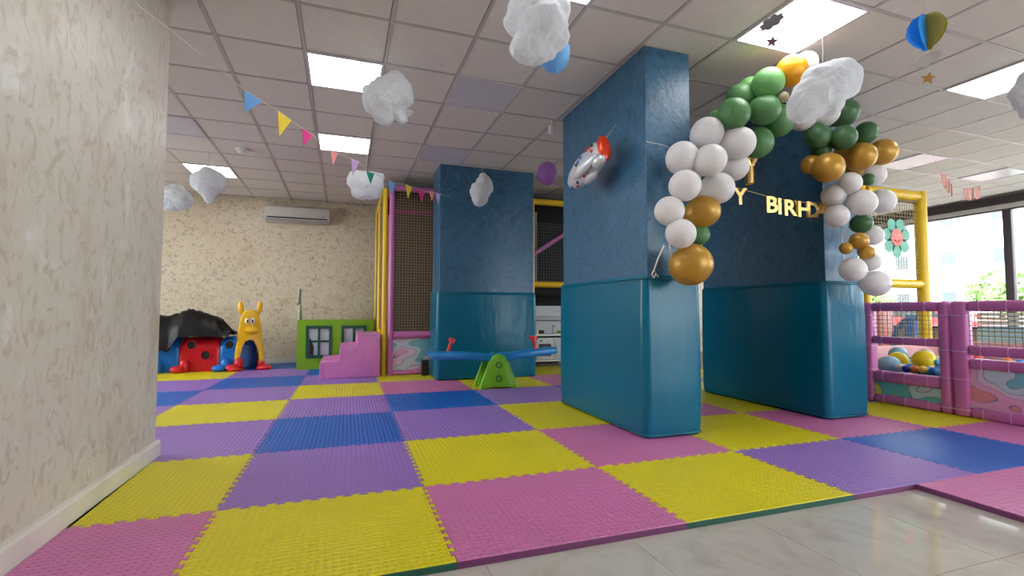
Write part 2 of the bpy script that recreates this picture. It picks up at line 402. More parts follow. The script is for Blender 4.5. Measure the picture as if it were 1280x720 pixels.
for (i, j), c in cells.items():
    def P(a, b): return (gx[a], gy[b])
    lo = edge_pts(('h', i, j), P(i, j), P(i+1, j), (i, j-1) not in cells)
    hi = edge_pts(('h', i, j+1), P(i, j+1), P(i+1, j+1), (i, j+1) not in cells)
    le = edge_pts(('v', i, j), P(i, j), P(i, j+1), (i-1, j) not in cells)
    ri = edge_pts(('v', i+1, j), P(i+1, j), P(i+1, j+1), (i+1, j) not in cells)
    poly = lo[:-1]+ri[:-1]+hi[::-1][:-1]+le[::-1][:-1]
    x0 = -.59 if j <= 0 else None
    if x0 is not None and i == -1:      # mats cut along the wall
        ins_pt = [p for p in poly if p[0] > x0]
        start = [(x0, gy[j])]; end = [(x0, gy[j+1])]
        lo2 = [p for p in lo if p[0] > x0]; hi2 = [p for p in hi if p[0] > x0]
        poly = start+lo2[:-1]+ri[:-1]+hi2[::-1]+end
    add_mat(c, poly)
add_mat('K', [(3.481,-1.842),(4.481,-1.842),(4.481,-.842),(3.481,-.842)])
add_mat('K', [(4.483,-1.842),(5.483,-1.842),(5.483,-.842),(4.483,-.842)])

# ================================================================== CEILING LAMPS AND SENSORS
LBL = {(0,0):'lit square ceiling lamp nearest the round cotton cloud', (0,3):'lit square ceiling lamp above the lilac bunting flag',
 (-3,6):'lit square ceiling lamp behind the cotton cloud by the back wall', (2,-3):'lit ceiling lamp cut off at the top beside the blue balloon',
 (5,-3):'large lit ceiling lamp above the balloon arch', (9,-3):'lit ceiling lamp at the right edge of the photo',
 (0,-3):'added lit ceiling lamp overhead just out of view on the left', (-1,-7):'added lit ceiling lamp behind the camera on the left', (3,-7):'added lit ceiling lamp behind the camera near the middle',
 (7,-7):'added lit ceiling lamp behind the camera right of the middle', (12,-7):'added lit ceiling lamp behind the camera at the far right', (12,-3):'added lit ceiling lamp toward the windows just out of view', (16,-3):'added lit ceiling lamp by the windows, outside the right edge', (16,-7):'added lit ceiling lamp in the far right corner behind the camera', (-7,0):'added lit ceiling lamp behind the left wall, nearest the photographer', (-7,3):'added lit ceiling lamp behind the left wall, middle of its row', (-7,6):'added lit ceiling lamp behind the left wall, closest to the back wall',
 (-3,3):'unlit ceiling lamp beside the left wall corner', (2,0):'unlit grey ceiling lamp between the round cloud and nearest pillar', (2,3):'unlit grey ceiling lamp in front of the wide back pillar',
 (12,0):'unlit pale ceiling lamp right of the balloon arch', (15,0):'unlit pale ceiling lamp closest to the windows', (5,4):'unlit ceiling lamp hidden behind the nearest pillar', (8,4):'unlit ceiling lamp hidden behind the balloon arch pillar'}
half = CS/2-.011; fb = B()
for a in ((-half-.008, half+.008, -half-.008, -half+.012), (-half-.008, half+.008, half-.012, half+.008), (-half-.008, -half+.012, -half+.0125, half-.0125), (half-.012, half+.008, -half+.0125, half-.0125)):
    box(fb, *a, -.012, .02)
frm = mesh_from(fb, 'lamp_frame', M_lampframe, False)
dif = {True: mesh_from(box(B(), -half+.0122, half-.0122, -half+.0122, half-.0122, -.006, .01), 'diffuser_lit', M_lit, False),
       False: mesh_from(box(B(), -half+.0122, half-.0122, -half+.0122, half-.0122, -.006, .01), 'diffuser_unlit', M_unlit, False)}
for s, lit in ((LIT, True), (UNLIT, False)):
    for (i, j) in sorted(s):
        x, y = cpt(i+.5, j+.5)
        if x > 11.2: continue
        t = thing('ceiling_lamp', LBL[(i, j)], 'ceiling lamp', (x, y, H), CR, 'square ceiling lamps')
        obj('lamp_frame', frm, None, t); obj('diffuser', dif[lit], None, t)
def detector(label, x, y, r):
    t = thing('smoke_detector', label, 'smoke detector', (x, y, H-.004))
    obj('base_plate', lathe(B(), [(r*.96,-.012),(r,-.008),(r,0)], 24), M_white, t)
    obj('sensor_dome', lathe(B(), [(.012,-.062),(r*.45,-.058),(r*.62,-.045),(r*.62,-.0301),(r*.85,-.028),(r*.9,-.0121)], 24), M_white, t)
detector('white smoke detector on the ceiling above the air conditioner', -.755, 4.082, .075)
detector('white smoke detector half hidden behind the round cotton cloud', 1.089, 2.237, .06)
t = thing('alarm_sensor', 'small white alarm sensor on the ceiling beside the nearest pillar', 'sensor', (2.57, 1.98, H-.004))
obj('bracket', tube(B(), [(0,0,0),(0,0,-.05)], .012, 10), M_white, t)
obj('housing', box(B(), -.035, .035, -.03, .03, -.15, -.05, .014, 3), M_white, t)

# ================================================================== AIR CONDITIONER
t = thing('air_conditioner', 'white wall air conditioner high on the cream back wall', 'air conditioner', (-.34, 6.95, 2.54))
P = [(-.24,.05),(-.21,.02),(-.12,0),(0,0),(0,.285),(-.2,.285),(-.235,.26)]
obj('casing', prism(B(), P, lambda u, v, s: (s, u, v), -.54, .54, .012), plain('shaded_white_plastic', rgb(196,190,182), .4), t)  # white plastic greyed to carry the shade on the casing
obj('air_slot', box(B(), -.5, .5, -.252, -.236, .055, .075), M_black, t)
obj('front_panel', box(B(), -.535, .535, -.249, -.236, .085, .255, .005), plain('shaded_white_plastic', rgb(196,190,182), .4), t)
obj('louver', box(B(), -.5, .5, -.238, -.20, .02, .028, M=Matrix.Identity(4)), M_grey, t)
obj('display', box(B(), .40, .46, -.2515, -.249, .10, .12), M_grey, t)

# ================================================================== PLAY TOWER (net structure at the back)
def pad_post(name, p, q, r, mat, parent, seg=12, ties=True):
    o = obj(name, tube(B(), [p, q], r, seg), mat, parent)
    if ties:
        p, q = Vector(p), Vector(q); d = q-p; n = max(1, int(d.length/.28)); bm = B()
        for k in range(1, n):
            c = p+d*(k/n); u = d.normalized(); tube(bm, [c-u*.004, c+u*.004], r*1.03, seg)
        if n > 1: obj('tie', bm, mat, o, kind='stuff')
        else: bm.free()
    return o
def net(name, parent, fn, u0, u1, v0, v1, cell, r, mat):
    bm = B(); n = max(2, round((u1-u0)/cell)); m = max(2, round((v1-v0)/cell))
    for k in range(n+1):
        u = u0+(u1-u0)*k/n; sag = .004*math.sin(k*2.1); tube(bm, [fn(u, v0), fn(u+sag, (v0+v1)/2), fn(u, v1)], r, 4, False)
    for k in range(m+1):
        v = v0+(v1-v0)*k/m; sag = .004*math.sin(k*1.7); tube(bm, [fn(u0, v), fn((u0+u1)/2, v-sag-.003), fn(u1, v)], r, 4, False)
    o = obj(name, bm, mat, parent); o['kind'] = 'stuff'; return o
t = thing('play_tower', 'netted soft play tower with yellow and pink padded posts along the back', 'play structure', (1.05, 4.62, 0))
def L(x, y, z): return (x-1.05, y-4.62, z)
pad_post('post', L(1.048,4.66,0), L(1.048,4.66,2.76), .036, M_yelv, t)
pad_post('post', L(1.03,5.55,0), L(1.03,5.55,2.76), .036, M_yelv, t)
pad_post('post', L(1.03,6.5,0), L(1.03,6.5,2.76), .036, M_yelv, t)
pad_post('post', L(1.138,4.62,0), L(1.138,4.62,2.80), .037, M_pinkv, t)
for z in (2.74, .62): pad_post('bar', L(1.03,4.72,z), L(1.03,6.48,z), .034, M_yelv, t)
pad_post('bar', L(1.18,4.62,2.775), L(1.95,4.62,2.775), .04, M_pinkv, t)
pad_post('bar', L(1.18,4.66,2.43), L(1.95,4.66,2.43), .03, plain('deep_pink_vinyl', rgb(150,50,110), .4), t)
pad_post('bar', L(1.18,4.62,.585), L(1.72,4.62,.585), .055, M_pinkv, t)
pad_post('bar', L(1.18,4.62,.035), L(1.95,4.62,.035), .034, M_pinkv, t)
pad_post('post', L(1.95,4.62,0), L(1.95,4.62,2.8), .037, M_pinkv, t)
obj('printed_panel', box(B(), .125, .86, .0, .02, .07, .53, .004), M_print, t)
net('net_panel', t, lambda u, v: L(u, 4.63, v), 1.18, 1.92, .64, 2.73, .042, .0032, M_dstring)
net('net_panel', t, lambda u, v: L(u, 4.69, v), 3.2, 4.7, 1.4, 2.4, .05, .003, M_wnet)
net('net_panel', t, lambda u, v: L(1.03, u, v), 4.75, 6.46, .68, 2.68, .05, .003, M_dstring)
pad_post('bar', L(2.0,4.62,2.735), L(5.2,4.62,2.735), .05, M_yelv, t)
pad_post('bar', L(2.0,4.62,1.375), L(5.2,4.62,1.375), .05, M_yelv, t)
pad_post('post', L(3.36,4.60,0), L(3.36,4.60,2.76), .036, M_yelv, t)
pad_post('post', L(5.2,4.62,0), L(5.2,4.62,2.8), .036, M_yelv, t)
pad_post('brace', L(3.55,5.2,1.9), L(4.25,5.2,2.35), .04, M_pinkv, t)
pad_post('inner_post', L(3.66,5.25,1.35), L(3.66,5.25,2.7), .04, plain('grey_blue_vinyl', rgb(104,116,140), .5), t)
obj('deck', box(B(), .96, 4.2, .08, 2.2, 1.22, 1.34, .01), M_dark, t)
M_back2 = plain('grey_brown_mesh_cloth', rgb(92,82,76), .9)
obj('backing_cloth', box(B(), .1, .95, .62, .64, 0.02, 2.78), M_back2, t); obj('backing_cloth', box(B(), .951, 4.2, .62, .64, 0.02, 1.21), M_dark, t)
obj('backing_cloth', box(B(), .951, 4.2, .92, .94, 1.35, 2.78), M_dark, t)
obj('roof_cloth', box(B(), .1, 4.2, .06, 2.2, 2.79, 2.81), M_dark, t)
# small black box at the pillar foot
t = thing('black_box', 'small black box on the mat beside the wide back pillar', 'box', (1.625, 4.48, 0))
obj('case', box(B(), -.05, .05, -.05, .05, 0, .21, .008), M_black, t); obj('lid', box(B(), -.052, .052, -.052, .052, .2101, .222, .004), M_black, t)

# toy kitchen
t = thing('toy_kitchen', 'white toy kitchen with birch frame behind the seesaw', 'toy kitchen', (3.78, 4.72, 0))
M_kp = plain('kitchen_white_panel', rgb(196,196,202), .45)
for x in (-.34, .34):
    obj('frame_post', box(B(), x-.02, x+.02, .0, .04, 0, 1.03, .004), M_wood, t); obj('frame_post', box(B(), x-.02, x+.02, .32, .36, 0, 1.03, .004), M_wood, t)
obj('back_panel', box(B(), -.319, .319, .32, .34, .56, 1.03), M_kp, t)
obj('upper_shelf', box(B(), -.319, .319, .12, .319, .86, .88, .003), M_white, t)
obj('worktop', box(B(), -.36, .36, -.03, .31, .53, .56, .004), M_white, t)
d = obj('oven_front', box(B(), -.30, .0, .0, .02, .14, .5, .004), M_kp, t); obj('oven_window', box(B(), -.26, -.04, -.006, -.0005, .2, .4), M_black, d); obj('knob', tube(B(), [(-.22,-.001,.45),(-.22,-.02,.45)], .015, 10), M_black, d)
d = obj('cupboard_door', box(B(), .005, .31, .0, .02, .14, .5, .004), M_kp, t); obj('handle', tube(B(), [(.04,-.01,.3),(.04,-.01,.4)], .008, 8), M_wood, d)
obj('bottom_shelf', box(B(), -.319, .319, .0, .31, .11, .13), M_white, t)
obj('tap', tube(B(), [(.1,.25,.56),(.1,.25,.68),(.1,.2,.7),(.1,.16,.67)], .01, 8), M_grey, t)
obj('hook_rail', box(B(), -.3, .3, .3, .319, .77, .785), M_black, t)
def toy(name, label, cat, bm, mat, loc):
    o = obj(name, bm, mat, None, loc); return tag(o, label, cat)
toy('toy_pot', 'small dark toy pot on the toy kitchen worktop', 'toy pot', lathe(B(), [(.04,0),(.045,.01),(.047,.06),(.04,.062)], 16), M_black, (3.62, 4.85, .56))
toy('toy_cup', 'small cream toy cup at the left of the toy kitchen worktop', 'toy cup', lathe(B(), [(.025,0),(.03,.06),(.026,.061)], 14), plain('cream_cup', rgb(220,210,170), .4), (3.50, 4.76, .56))
toy('toy_pepper', 'green toy vegetable at the right of the toy kitchen worktop', 'toy', ell(B(), (0,0,.03), (.035,.03,.03)), M_green, (3.93, 4.82, .56))
t = thing('storage_bin', 'grey toy bin standing under the toy kitchen shelf', 'bin', (3.95, 4.6, 0))
obj('tub', lathe(B(), [(.09,0),(.1,.01),(.12,.09),(.11,.091)], 20), plain('dull_grey_bin', rgb(120,116,110), .5), t); obj('lid', lathe(B(), [(.122,.0915),(.122,.1),(.06,.11)], 20), M_grey, t)

# ================================================================== PINK STEPS, PLAYHOUSE, CATERPILLAR
t = thing('foam_steps', 'pink soft foam steps with three treads beside the yellow post', 'steps', (.58, 4.5, 0))
P = [(-.39,0),(.41,0),(.41,.605),(.1,.605),(.1,.43),(-.135,.43),(-.135,.225),(-.39,.225)]
obj('body', prism(B(), P, lambda u, v, s: (u, s, v), 0, 1.15, .012), M_pinkfoam, t)
seam = [(-.365,.0,.0),(-.365,-.002,.20),(-.11,-.002,.20),(-.11,-.002,.405),(.125,-.002,.405),(.125,-.002,.578),(.41,-.002,.578)]
obj('piping', tube(B(), [(x, -.002, z) for x, y, z in seam], .005, 6), M_pinkseam, t)
obj('piping', tube(B(), [(x+.003, -.001, z+.002) for x, z in P[2:]+[P[0]]], .006, 6), M_pinkseam, t)

t = thing('playhouse', 'low lime green playhouse wall with dark green windows behind pink steps', 'playhouse', (-.22, 5.75, 0))
bm = B(); D = .03
wins = [(.165,.49,.215,.665), (.70,1.03,.395,.665)]
for a in ((0,.165,0,.80), (.165,.49,0,.215), (.165,.49,.665,.80), (.49,.70,0,.80), (.70,1.03,0,.395), (.70,1.03,.665,.80), (1.03,1.18,0,.80)): box(bm, a[0], a[1], 0, D, a[2], a[3])
bmesh.ops.remove_doubles(bm, verts=bm.verts[:], dist=1e-5)
obj('front_panel', bm, M_green, t, smooth=False)
for x0, x1, z0, z1 in wins:
    bm = B(); w = .036
    box(bm, x0-w, x0+.012, -.012, D+.008, z0-w, z1+w, .003, 1); box(bm, x1-.012, x1+w, -.012, D+.008, z0-w, z1+w, .003, 1)
    box(bm, x0+.0125, x1-.0125, -.012, D+.008, z0-w, z0+.012); box(bm, x0+.0125, x1-.0125, -.012, D+.008, z1-.012, z1+w)
    wf = obj('window_frame', bm, M_dgreen, t, smooth=False)
    xm = (x0+x1)/2; bm = B(); box(bm, xm-.018, xm+.018, -.008, D, z0+.013, z1-.013)
    zs = z0+(z1-z0)*.52
    if z1-z0 > .35: box(bm, x0+.013, xm-.0185, -.006, D, zs-.016, zs+.016); box(bm, xm+.0185, x1-.013, -.006, D, zs-.016, zs+.016)
    obj('muntin', bm, M_dgreen, wf, smooth=False)
    obj('pane', box(B(), x0+.0, x1, D*.72, D*.9, z0, z1), plain('lit_wall_pale', rgb(196,204,204), .35), wf, smooth=False)  # pale sheet stands in for the lit wall seen through the opening
obj('dark_pane_patch', prism(B(), [(.185,.23),(.25,.23),(.25,.36),(.22,.45),(.185,.52)], XZ, .006, .018), M_black, t)  # flat dark patch at the lower left of the first window
obj('side_panel', prism(B(), [(.031,0),(1.0,0),(1.0,.78),(.62,.80),(.40,1.0),(.16,1.29),(.09,1.30),(.031,1.20)], YZ, 0, .028), M_pale, t, smooth=False)
obj('side_panel', prism(B(), [(.031,0),(1.0,0),(1.0,.8),(.031,.80)], YZ, 1.155, 1.18), M_green, t, smooth=False)
obj('roof_trim', tube(B(), [(-.012,.015,1.04),(.022,.02,1.06),(.034,.025,1.29)], .013, 6), M_dgreen, t)
obj('hinge', box(B(), .026, .034, .06, .10, .80, .92), M_black, t)

# caterpillar crawl tunnel
t = thing('caterpillar_tunnel', 'red and blue plastic caterpillar crawl tunnel with yellow head at back wall', 'play tunnel', (-1.6, 6.0, 0))
def seg_bm(x0, x1, w=.50, h=.52):
    bm = B(); st = [(x0,.95),(x0+.025,1),(x0+.06,1.0),((x0+x1)/2,1.03),(x1-.06,1.0),(x1-.025,1),(x1,.95)]
    outl = [(0,0),(0,.34)]+[(w/2-w/2*math.cos(a), .34+(h-.34)*math.sin(a)) for a in [PI*k/12 for k in range(1, 12)]]+[(w,.34),(w,0)]
    rings = [[bm.verts.new((x, .25+(u-.25)*s, v*(1 if v == 0 else s))) for u, v in outl] for x, s in st]
    for a, b in zip(rings, rings[1:]):
        for k in range(len(outl)-1): bm.faces.new((a[k], a[k+1], b[k+1], b[k]))
    # inner skin makes the shell a real tunnel
    inn = [[bm.verts.new((x, .25+(u-.25)*.86*s, v*(1 if v == 0 else s*.92))) for u, v in outl] for x, s in (st[0], st[-1])]
    for k in range(len(outl)-1):
        bm.faces.new((inn[0][k+1], inn[0][k], inn[1][k], inn[1][k+1])); bm.faces.new((rings[0][k+1], rings[0][k], inn[0][k], inn[0][k+1])); bm.faces.new((rings[-1][k], rings[-1][k+1], inn[1][k+1], inn[1][k]))
    bmesh.ops.recalc_face_normals(bm, faces=bm.faces[:]); return bm
def porthole(x, z, r, parent, rimmat):
    tube_pts = [(x+r*math.cos(a), -.012, z+r*1.08*math.sin(a)) for a in [2*PI*k/20 for k in range(20)]]
    o = obj('porthole', tube(B(), tube_pts, .012, 6, closed=True), rimmat, parent)
    obj('porthole_dark', lathe(B(), [(r*.98,0),(r*.98,.006)], 20, Matrix.Translation((x, -.010, z)) @ Matrix.Rotation(PI/2, 4, 'X')), M_black, o) if False else None
    return o
def foot(x, mat, parent, flip=1):
    bm = B(); ell(bm, (x-.03, -.10, .05), (.10,.10,.058)); ell(bm, (x+.045, -.05, .09), (.07,.07,.12))
    for v in bm.verts: v.co.z = max(v.co.z, 0)
    return obj('foot', bm, mat, parent)
segs = [(-.95,-.62,M_red), (-.615,-.30,M_blue), (-.292,.245,M_red), (.253,.56,M_blue)]
M_hole_shade = plain('hole_shade_black', (.01,.008,.012,1), .8)  # black discs carry the shade inside the portholes; no opening is cut
for k, (a, b, m) in enumerate(segs):
    s = obj('segment', seg_bm(a, b), m, t)
    for (px, pz) in {1: [(-.46,.38)], 2: [(-.135,.415),(.062,.25)], 3: [(.385,.405)]}.get(k, []):
        r = .068
        bm = B(); tube(bm, [(px+r*math.cos(a_), -.008, pz+1.08*r*math.sin(a_)) for a_ in [2*PI*q/20 for q in range(20)]], .011, 6, closed=True)
        obj('porthole_rim', bm, m, s)
        bm = B(); prism(bm, [(px+r*math.cos(a_), pz+1.08*r*math.sin(a_)) for a_ in [2*PI*q/20 for q in range(20)]], XZ, -.0105, .02); obj('porthole', bm, M_hole_shade, s)
for x, m in ((-.59, M_blue), (-.23, M_red), (.32, M_blue), (.50, M_red)): foot(x-.02, m, t, 1)
# head: a yellow arch with the face above it
hd = Matrix.Translation((.655, .05, 0)) @ Matrix.Rotation(.28, 4, 'Z')
half_o = [(.195,0),(.205,.20),(.195,.38),(.165,.49),(.15,.535),(.160,.60),(.162,.68),(.135,.80),(.11,.90),(.06,.95),(0,.955)]
half_i = [(.130,0),(.140,.20),(.128,.38),(.08,.48),(0,.51)]
outl = half_o+[(-u, v) for u, v in half_o[::-1][1:]]+[(-u, v) for u, v in half_i]+[(u, v) for u, v in half_i[::-1][1:]]
bm = prism(B(), outl, XZ, -.08, .08, .025, 3); bmesh.ops.transform(bm, matrix=hd, verts=bm.verts[:])
h = obj('head', bm, M_yel, t, angle=50)
lin = [(.17,0),(.17,.32),(.12,.45),(0,.50),(-.12,.45),(-.17,.32),(-.17,0),(-.15,0),(-.15,.31),(-.10,.42),(0,.47),(.10,.42),(.15,.31),(.15,0)]
bm = prism(B(), lin, XZ, .081, .42); prism(bm, [(.149,0),(.149,.31),(.10,.42),(0,.469),(-.10,.42),(-.149,.31),(-.149,0)], XZ, .40, .41); bmesh.ops.transform(bm, matrix=hd, verts=bm.verts[:]); obj('neck_tunnel', bm, M_blue, t)
bm = ell(B(), hd @ Vector((0,-.065,.625)), (.125,.045,.075)); obj('snout', bm, M_yel, h)
for s in (-1, 1):
    e = obj('ear', ell(B(), hd @ Vector((s*.135,0,.99)), (.044,.035,.105), Matrix.Rotation(s*.10, 4, 'Y')), M_yel, h)
    e2 = obj('eye', ell(B(), hd @ Vector((s*.043-.01,-.095,.78)), (.030,.02,.046)), M_white, h)
    obj('pupil', ell(B(), hd @ Vector((s*.036-.012,-.114,.775)), (.014,.007,.028)), M_black, h)
obj('mouth', tube(B(), [hd @ Vector((x, -.113-.012*math.cos(x*9), -.0+.60+.9*x*x)) for x in [-.09+.03*k for k in range(7)]], .006, 6), plain('brown_line', rgb(140,90,10), .5), h)
for s, zz in ((-1,0), (1,0)):
    bm = ell(B(), hd @ Vector((s*.205,-.10,.03)), (.115,.11,.055))
    ell(bm, hd @ Vector((s*.17,-.03,.09)), (.058,.06,.09))
    for v in bm.verts: v.co.z = max(0, v.co.z)
    obj('foot', bm, M_red, t)
# black sheet thrown over the tunnel
bm = B(); NX, NY = 70, 40
M_tarp = plain('black_plastic_sheet', (.006,.005,.006,1), .42, vary=.2, Specular_IOR_Level=.22)
grid = {}
for a in range(NX+1):
    for b in range(NY+1):
        x = -2.62+1.42*a/NX; y = 5.90+.62*b/NY; u = (x+2.62)/1.42
        prof = [.80,.88,.88,.85,.89,.935,.92,.87,.80,.62][min(9, int(u*9.0))]; nx_ = [.80,.88,.88,.85,.89,.935,.92,.87,.80,.62][min(9, int(u*9.0)+1)]
        top = prof+(nx_-prof)*(u*9.0-int(u*9.0)) if u < 1 else .62
        ridge = math.sin(PI*min(1, max(0, (y-5.9)/.62)))**.45
        lowf = .555-.20*max(0, min(1, (-1.88-x)/.12)); z = lowf+(top-lowf)*ridge
        z += .06*noise.noise(Vector((x*4.2, y*5, 1)))*ridge+.05*abs(noise.noise(Vector((x*11+y*9, y*7-x*3, 4))))*ridge-.03*abs(noise.noise(Vector((x*22, y*16+x*9, 9))))
        grid[a, b] = bm.verts.new((x, y-.05*(1-ridge), z))
for a in range(NX):
    for b in range(NY): bm.faces.new((grid[a,b], grid[a+1,b], grid[a+1,b+1], grid[a,b+1]))
bmesh.ops.recalc_face_normals(bm, faces=bm.faces[:])
r = bmesh.ops.solidify(bm, geom=bm.faces[:], thickness=.012)
tag(obj('black_sheet', bm, M_tarp), 'crumpled black plastic sheet draped over the caterpillar tunnel', 'plastic sheet')

# ================================================================== SEESAW
t = thing('seesaw', 'blue plastic seesaw on a green base in front of wide pillar', 'seesaw', (2.29, 3.12, 0))
side = [(-.235,.0),(-.225,.07),(-.13,.30),(-.07,.395),(0,.42),(.07,.395),(.13,.30),(.225,.07),(.235,0),(.15,0),(.11,.03),(-.11,.03),(-.15,0)]
for y in (-.16, .12):
    s = obj('side_plate', prism(B(), side, XZ, y, y+.045, .012), M_seagreen, t)
    for z in (.285, .12):
        pts = [(.0+.035*math.cos(a), y-.002, z+.035*math.sin(a)) for a in [2*PI*k/20 for k in range(20)]]
        obj('ring', tube(B(), pts, .006, 6, closed=True), M_dgreen, s)
obj('axle', tube(B(), [(0,-.15,.285),(0,.15,.285)], .022, 12), M_dgreen, t)
obj('cross_piece', box(B(), -.19, .19, -.114, .119, .015, .05, .008), M_seagreen, t)
prof = [(-.80,.405,.03),(-.74,.408,.042),(-.58,.408,.046),(-.40,.396,.048),(-.2,.374,.05),(0,.362,.052),(.2,.374,.05),(.4,.396,.048),(.58,.416,.046),(.72,.428,.046),(.80,.435,.038)]
bm = B(); rings = []
for x, z, hh in prof:
    P = roundrect(-.10, .10, -hh, hh, .03, 4); rings.append([bm.verts.new((x, u, z+v)) for u, v in P])
for a, b in zip(rings, rings[1:]):
    for k in range(len(a)): bm.faces.new((a[k], a[(k+1) % len(a)], b[(k+1) % len(a)], b[k]))
bm.faces.new(rings[0][::-1]); bm.faces.new(rings[-1]); bmesh.ops.recalc_face_normals(bm, faces=bm.faces[:])
obj('beam', bm, M_seablue, t, angle=60)
for s, x, z, lean in ((-1,-.60,.45,.05), (1,.54,.46,-.03)):
    o = obj('handle', tube(B(), [(x,0,z-.02),(x+lean*.5,0,z+.06),(x+lean,0,z+.13)], .022, 10), M_red, t)
    obj('grip', tube(B(), [(x+lean,-.09,z+.135),(x+lean,.09,z+.135)], .028, 10), M_red, o)
    obj('seat_ridge', box(B(), x+(-.25 if s < 0 else .10), x+(-.10 if s < 0 else .25), -.08, .08, z-.03, z+.006, .01), M_seablue, t)

# ================================================================== BALL PIT FENCE AND NET FRAME
FX = 5.80
def fence_section(label, y0, y1, rails, prints, nets, matp, postw):
    t = thing('padded_fence', label, 'play fence', (FX, (y0+y1)/2, 0), 0, 'ball pit fence sections')
    c = (y0+y1)/2
    for y in (y0, y1):
        p = obj('post', box(B(), -.055, .055, y-c-postw, y-c+postw, 0, 1.03, .028, 3), M_pinkv, t)
        bm = B()
        for z in (.06,.33,.58,.9): box(bm, -.0565, .0565, y-c-postw-.0015, y-c+postw+.0015, z-.004, z+.004)
        obj('tie', bm, M_tie, p, smooth=False, kind='stuff')
    ya, yb = y0-c+postw+.001, y1-c-postw-.001
    for z0, z1 in rails:
        r = obj('rail', box(B(), -.05, .05, ya, yb, z0, z1, min(.028, (z1-z0)*.3), 3), M_pinkv, t)
        bm = B(); n = max(2, int((yb-ya)/.17))
        for k in range(n): y = ya+(yb-ya)*(k+.5)/n; box(bm, -.0515, .0515, y-.003, y+.003, z0-.0015, z1+.0015)
        obj('tie', bm, M_tie, r, smooth=False, kind='stuff')
    for z0, z1 in prints: obj('printed_panel', box(B(), -.03, -.018, ya, yb, z0+.001, z1-.001), matp, t)
    for z0, z1 in nets: net('net_panel', t, lambda u, v: (-.01, u, v), ya, yb, z0, z1, .045, .0026, M_wnet)
    return t
fence_section('pink padded ball pit fence section with net, beside the right pillar', .285, .975, [(.94,1.03),(.605,.68),(.215,.325),(.0,.085)], [(.085,.215)], [(.68,.94)], M_print2, .045)
fence_section('pink padded fence section at the right edge with large cartoon cloud panel', -1.25, .165, [(.94,1.03),(.55,.635),(.43,.52),(.0,.09)], [(.09,.43)], [(.635,.94)], M_print, .06)
# yellow frame with net and flower
t = thing('yellow_net_frame', 'yellow padded frame with net standing behind the ball pit', 'play structure', (7.4, 1.75, 0))
def L2(x, z, y=1.75): return (x-7.4, y-1.75, z)
pad_post('post', L2(6.85,0), L2(6.85,2.585), .05, M_yelv, t)
pad_post('post', L2(7.985,0), L2(7.985,2.585), .075, M_yelv, t)
pad_post('bar', L2(6.90,2.52), L2(7.91,2.52), .07, M_yelv, t)
pad_post('bar', L2(6.90,1.31), L2(7.91,1.31), .06, M_yelv, t)
pad_post('inner_bar', L2(6.90,2.44), L2(7.90,2.44), .025, plain('brown_vinyl', rgb(120,90,20), .5), t)
net('net_panel', t, lambda u, v: L2(u, v), 6.90, 7.925, 1.36, 2.42, .05, .0035, plain('pale_net_cord', rgb(176,160,120), .7))
net('net_panel', t, lambda u, v: L2(u, v), 6.90, 7.925, .4, 1.26, .05, .003, plain('pale_net_cord', rgb(176,160,120), .7))
t = thing('flower_decoration', 'teal flower cut-out with smiling pink face on the yellow frame', 'decoration', (7.44, 1.725, 1.92))
M_petal = plain('teal_card', rgb(104,178,156), .6); M_face = plain('coral_card', rgb(228,120,110), .6)
for k in range(7):
    a = 2*PI*k/7+.25; c, s = math.cos(a), math.sin(a)
    P = [(c*(.07+.10*(1-math.cos(q))*1.0)-s*.085*math.sin(q), s*(.07+.10*(1-math.cos(q)))+c*.085*math.sin(q)) for q in [2*PI*w/16 for w in range(16)]]
    obj('petal', prism(B(), P, XZ, -.006, .002), M_petal, t)
f = obj('face', prism(B(), [(.115*math.cos(q), .115*math.sin(q)) for q in [2*PI*w/24 for w in range(24)]], XZ, -.014, -.0065), M_face, t)
for s in (-1, 1): obj('eye', ell(B(), (s*.04,-.016,.035), (.010,.004,.016)), M_white, f)
obj('mouth', tube(B(), [(.06*math.sin(q), -.016, -.055*math.cos(q)) for q in [-1+.25*k for k in range(9)]], .006, 6), M_red, f)
t = thing('yellow_post', 'short yellow padded post behind fence next to right pillar', 'post', (5.93, 1.09, 0))
pad_post('padding', (0,0,0), (0,0,1.30), .045, M_yelv, t); obj('cap', lathe(B(), [(.046,1.3001),(.046,1.33),(.02,1.345)], 14), M_yelv, t)
# pit box
t = thing('ball_pit', 'ball pit tub with pale pink walls behind the pink fence', 'ball pit', (6.8, .6, 0))
obj('pit_floor', box(B(), -.81, 1.18, -1.6, 1.0, 0, .29), plain('pit_blue_floor', rgb(60,110,160), .5), t)
M_pitwall = plain('pale_pink_wall', rgb(232,172,176), .5)
obj('pit_wall', box(B(), 1.181, 1.26, -1.6, 1.0, 0, .56, .015), M_pitwall, t)
obj('pit_wall', box(B(), -.81, 1.18, 1.001, 1.06, 0, .50, .015), M_pitwall, t)
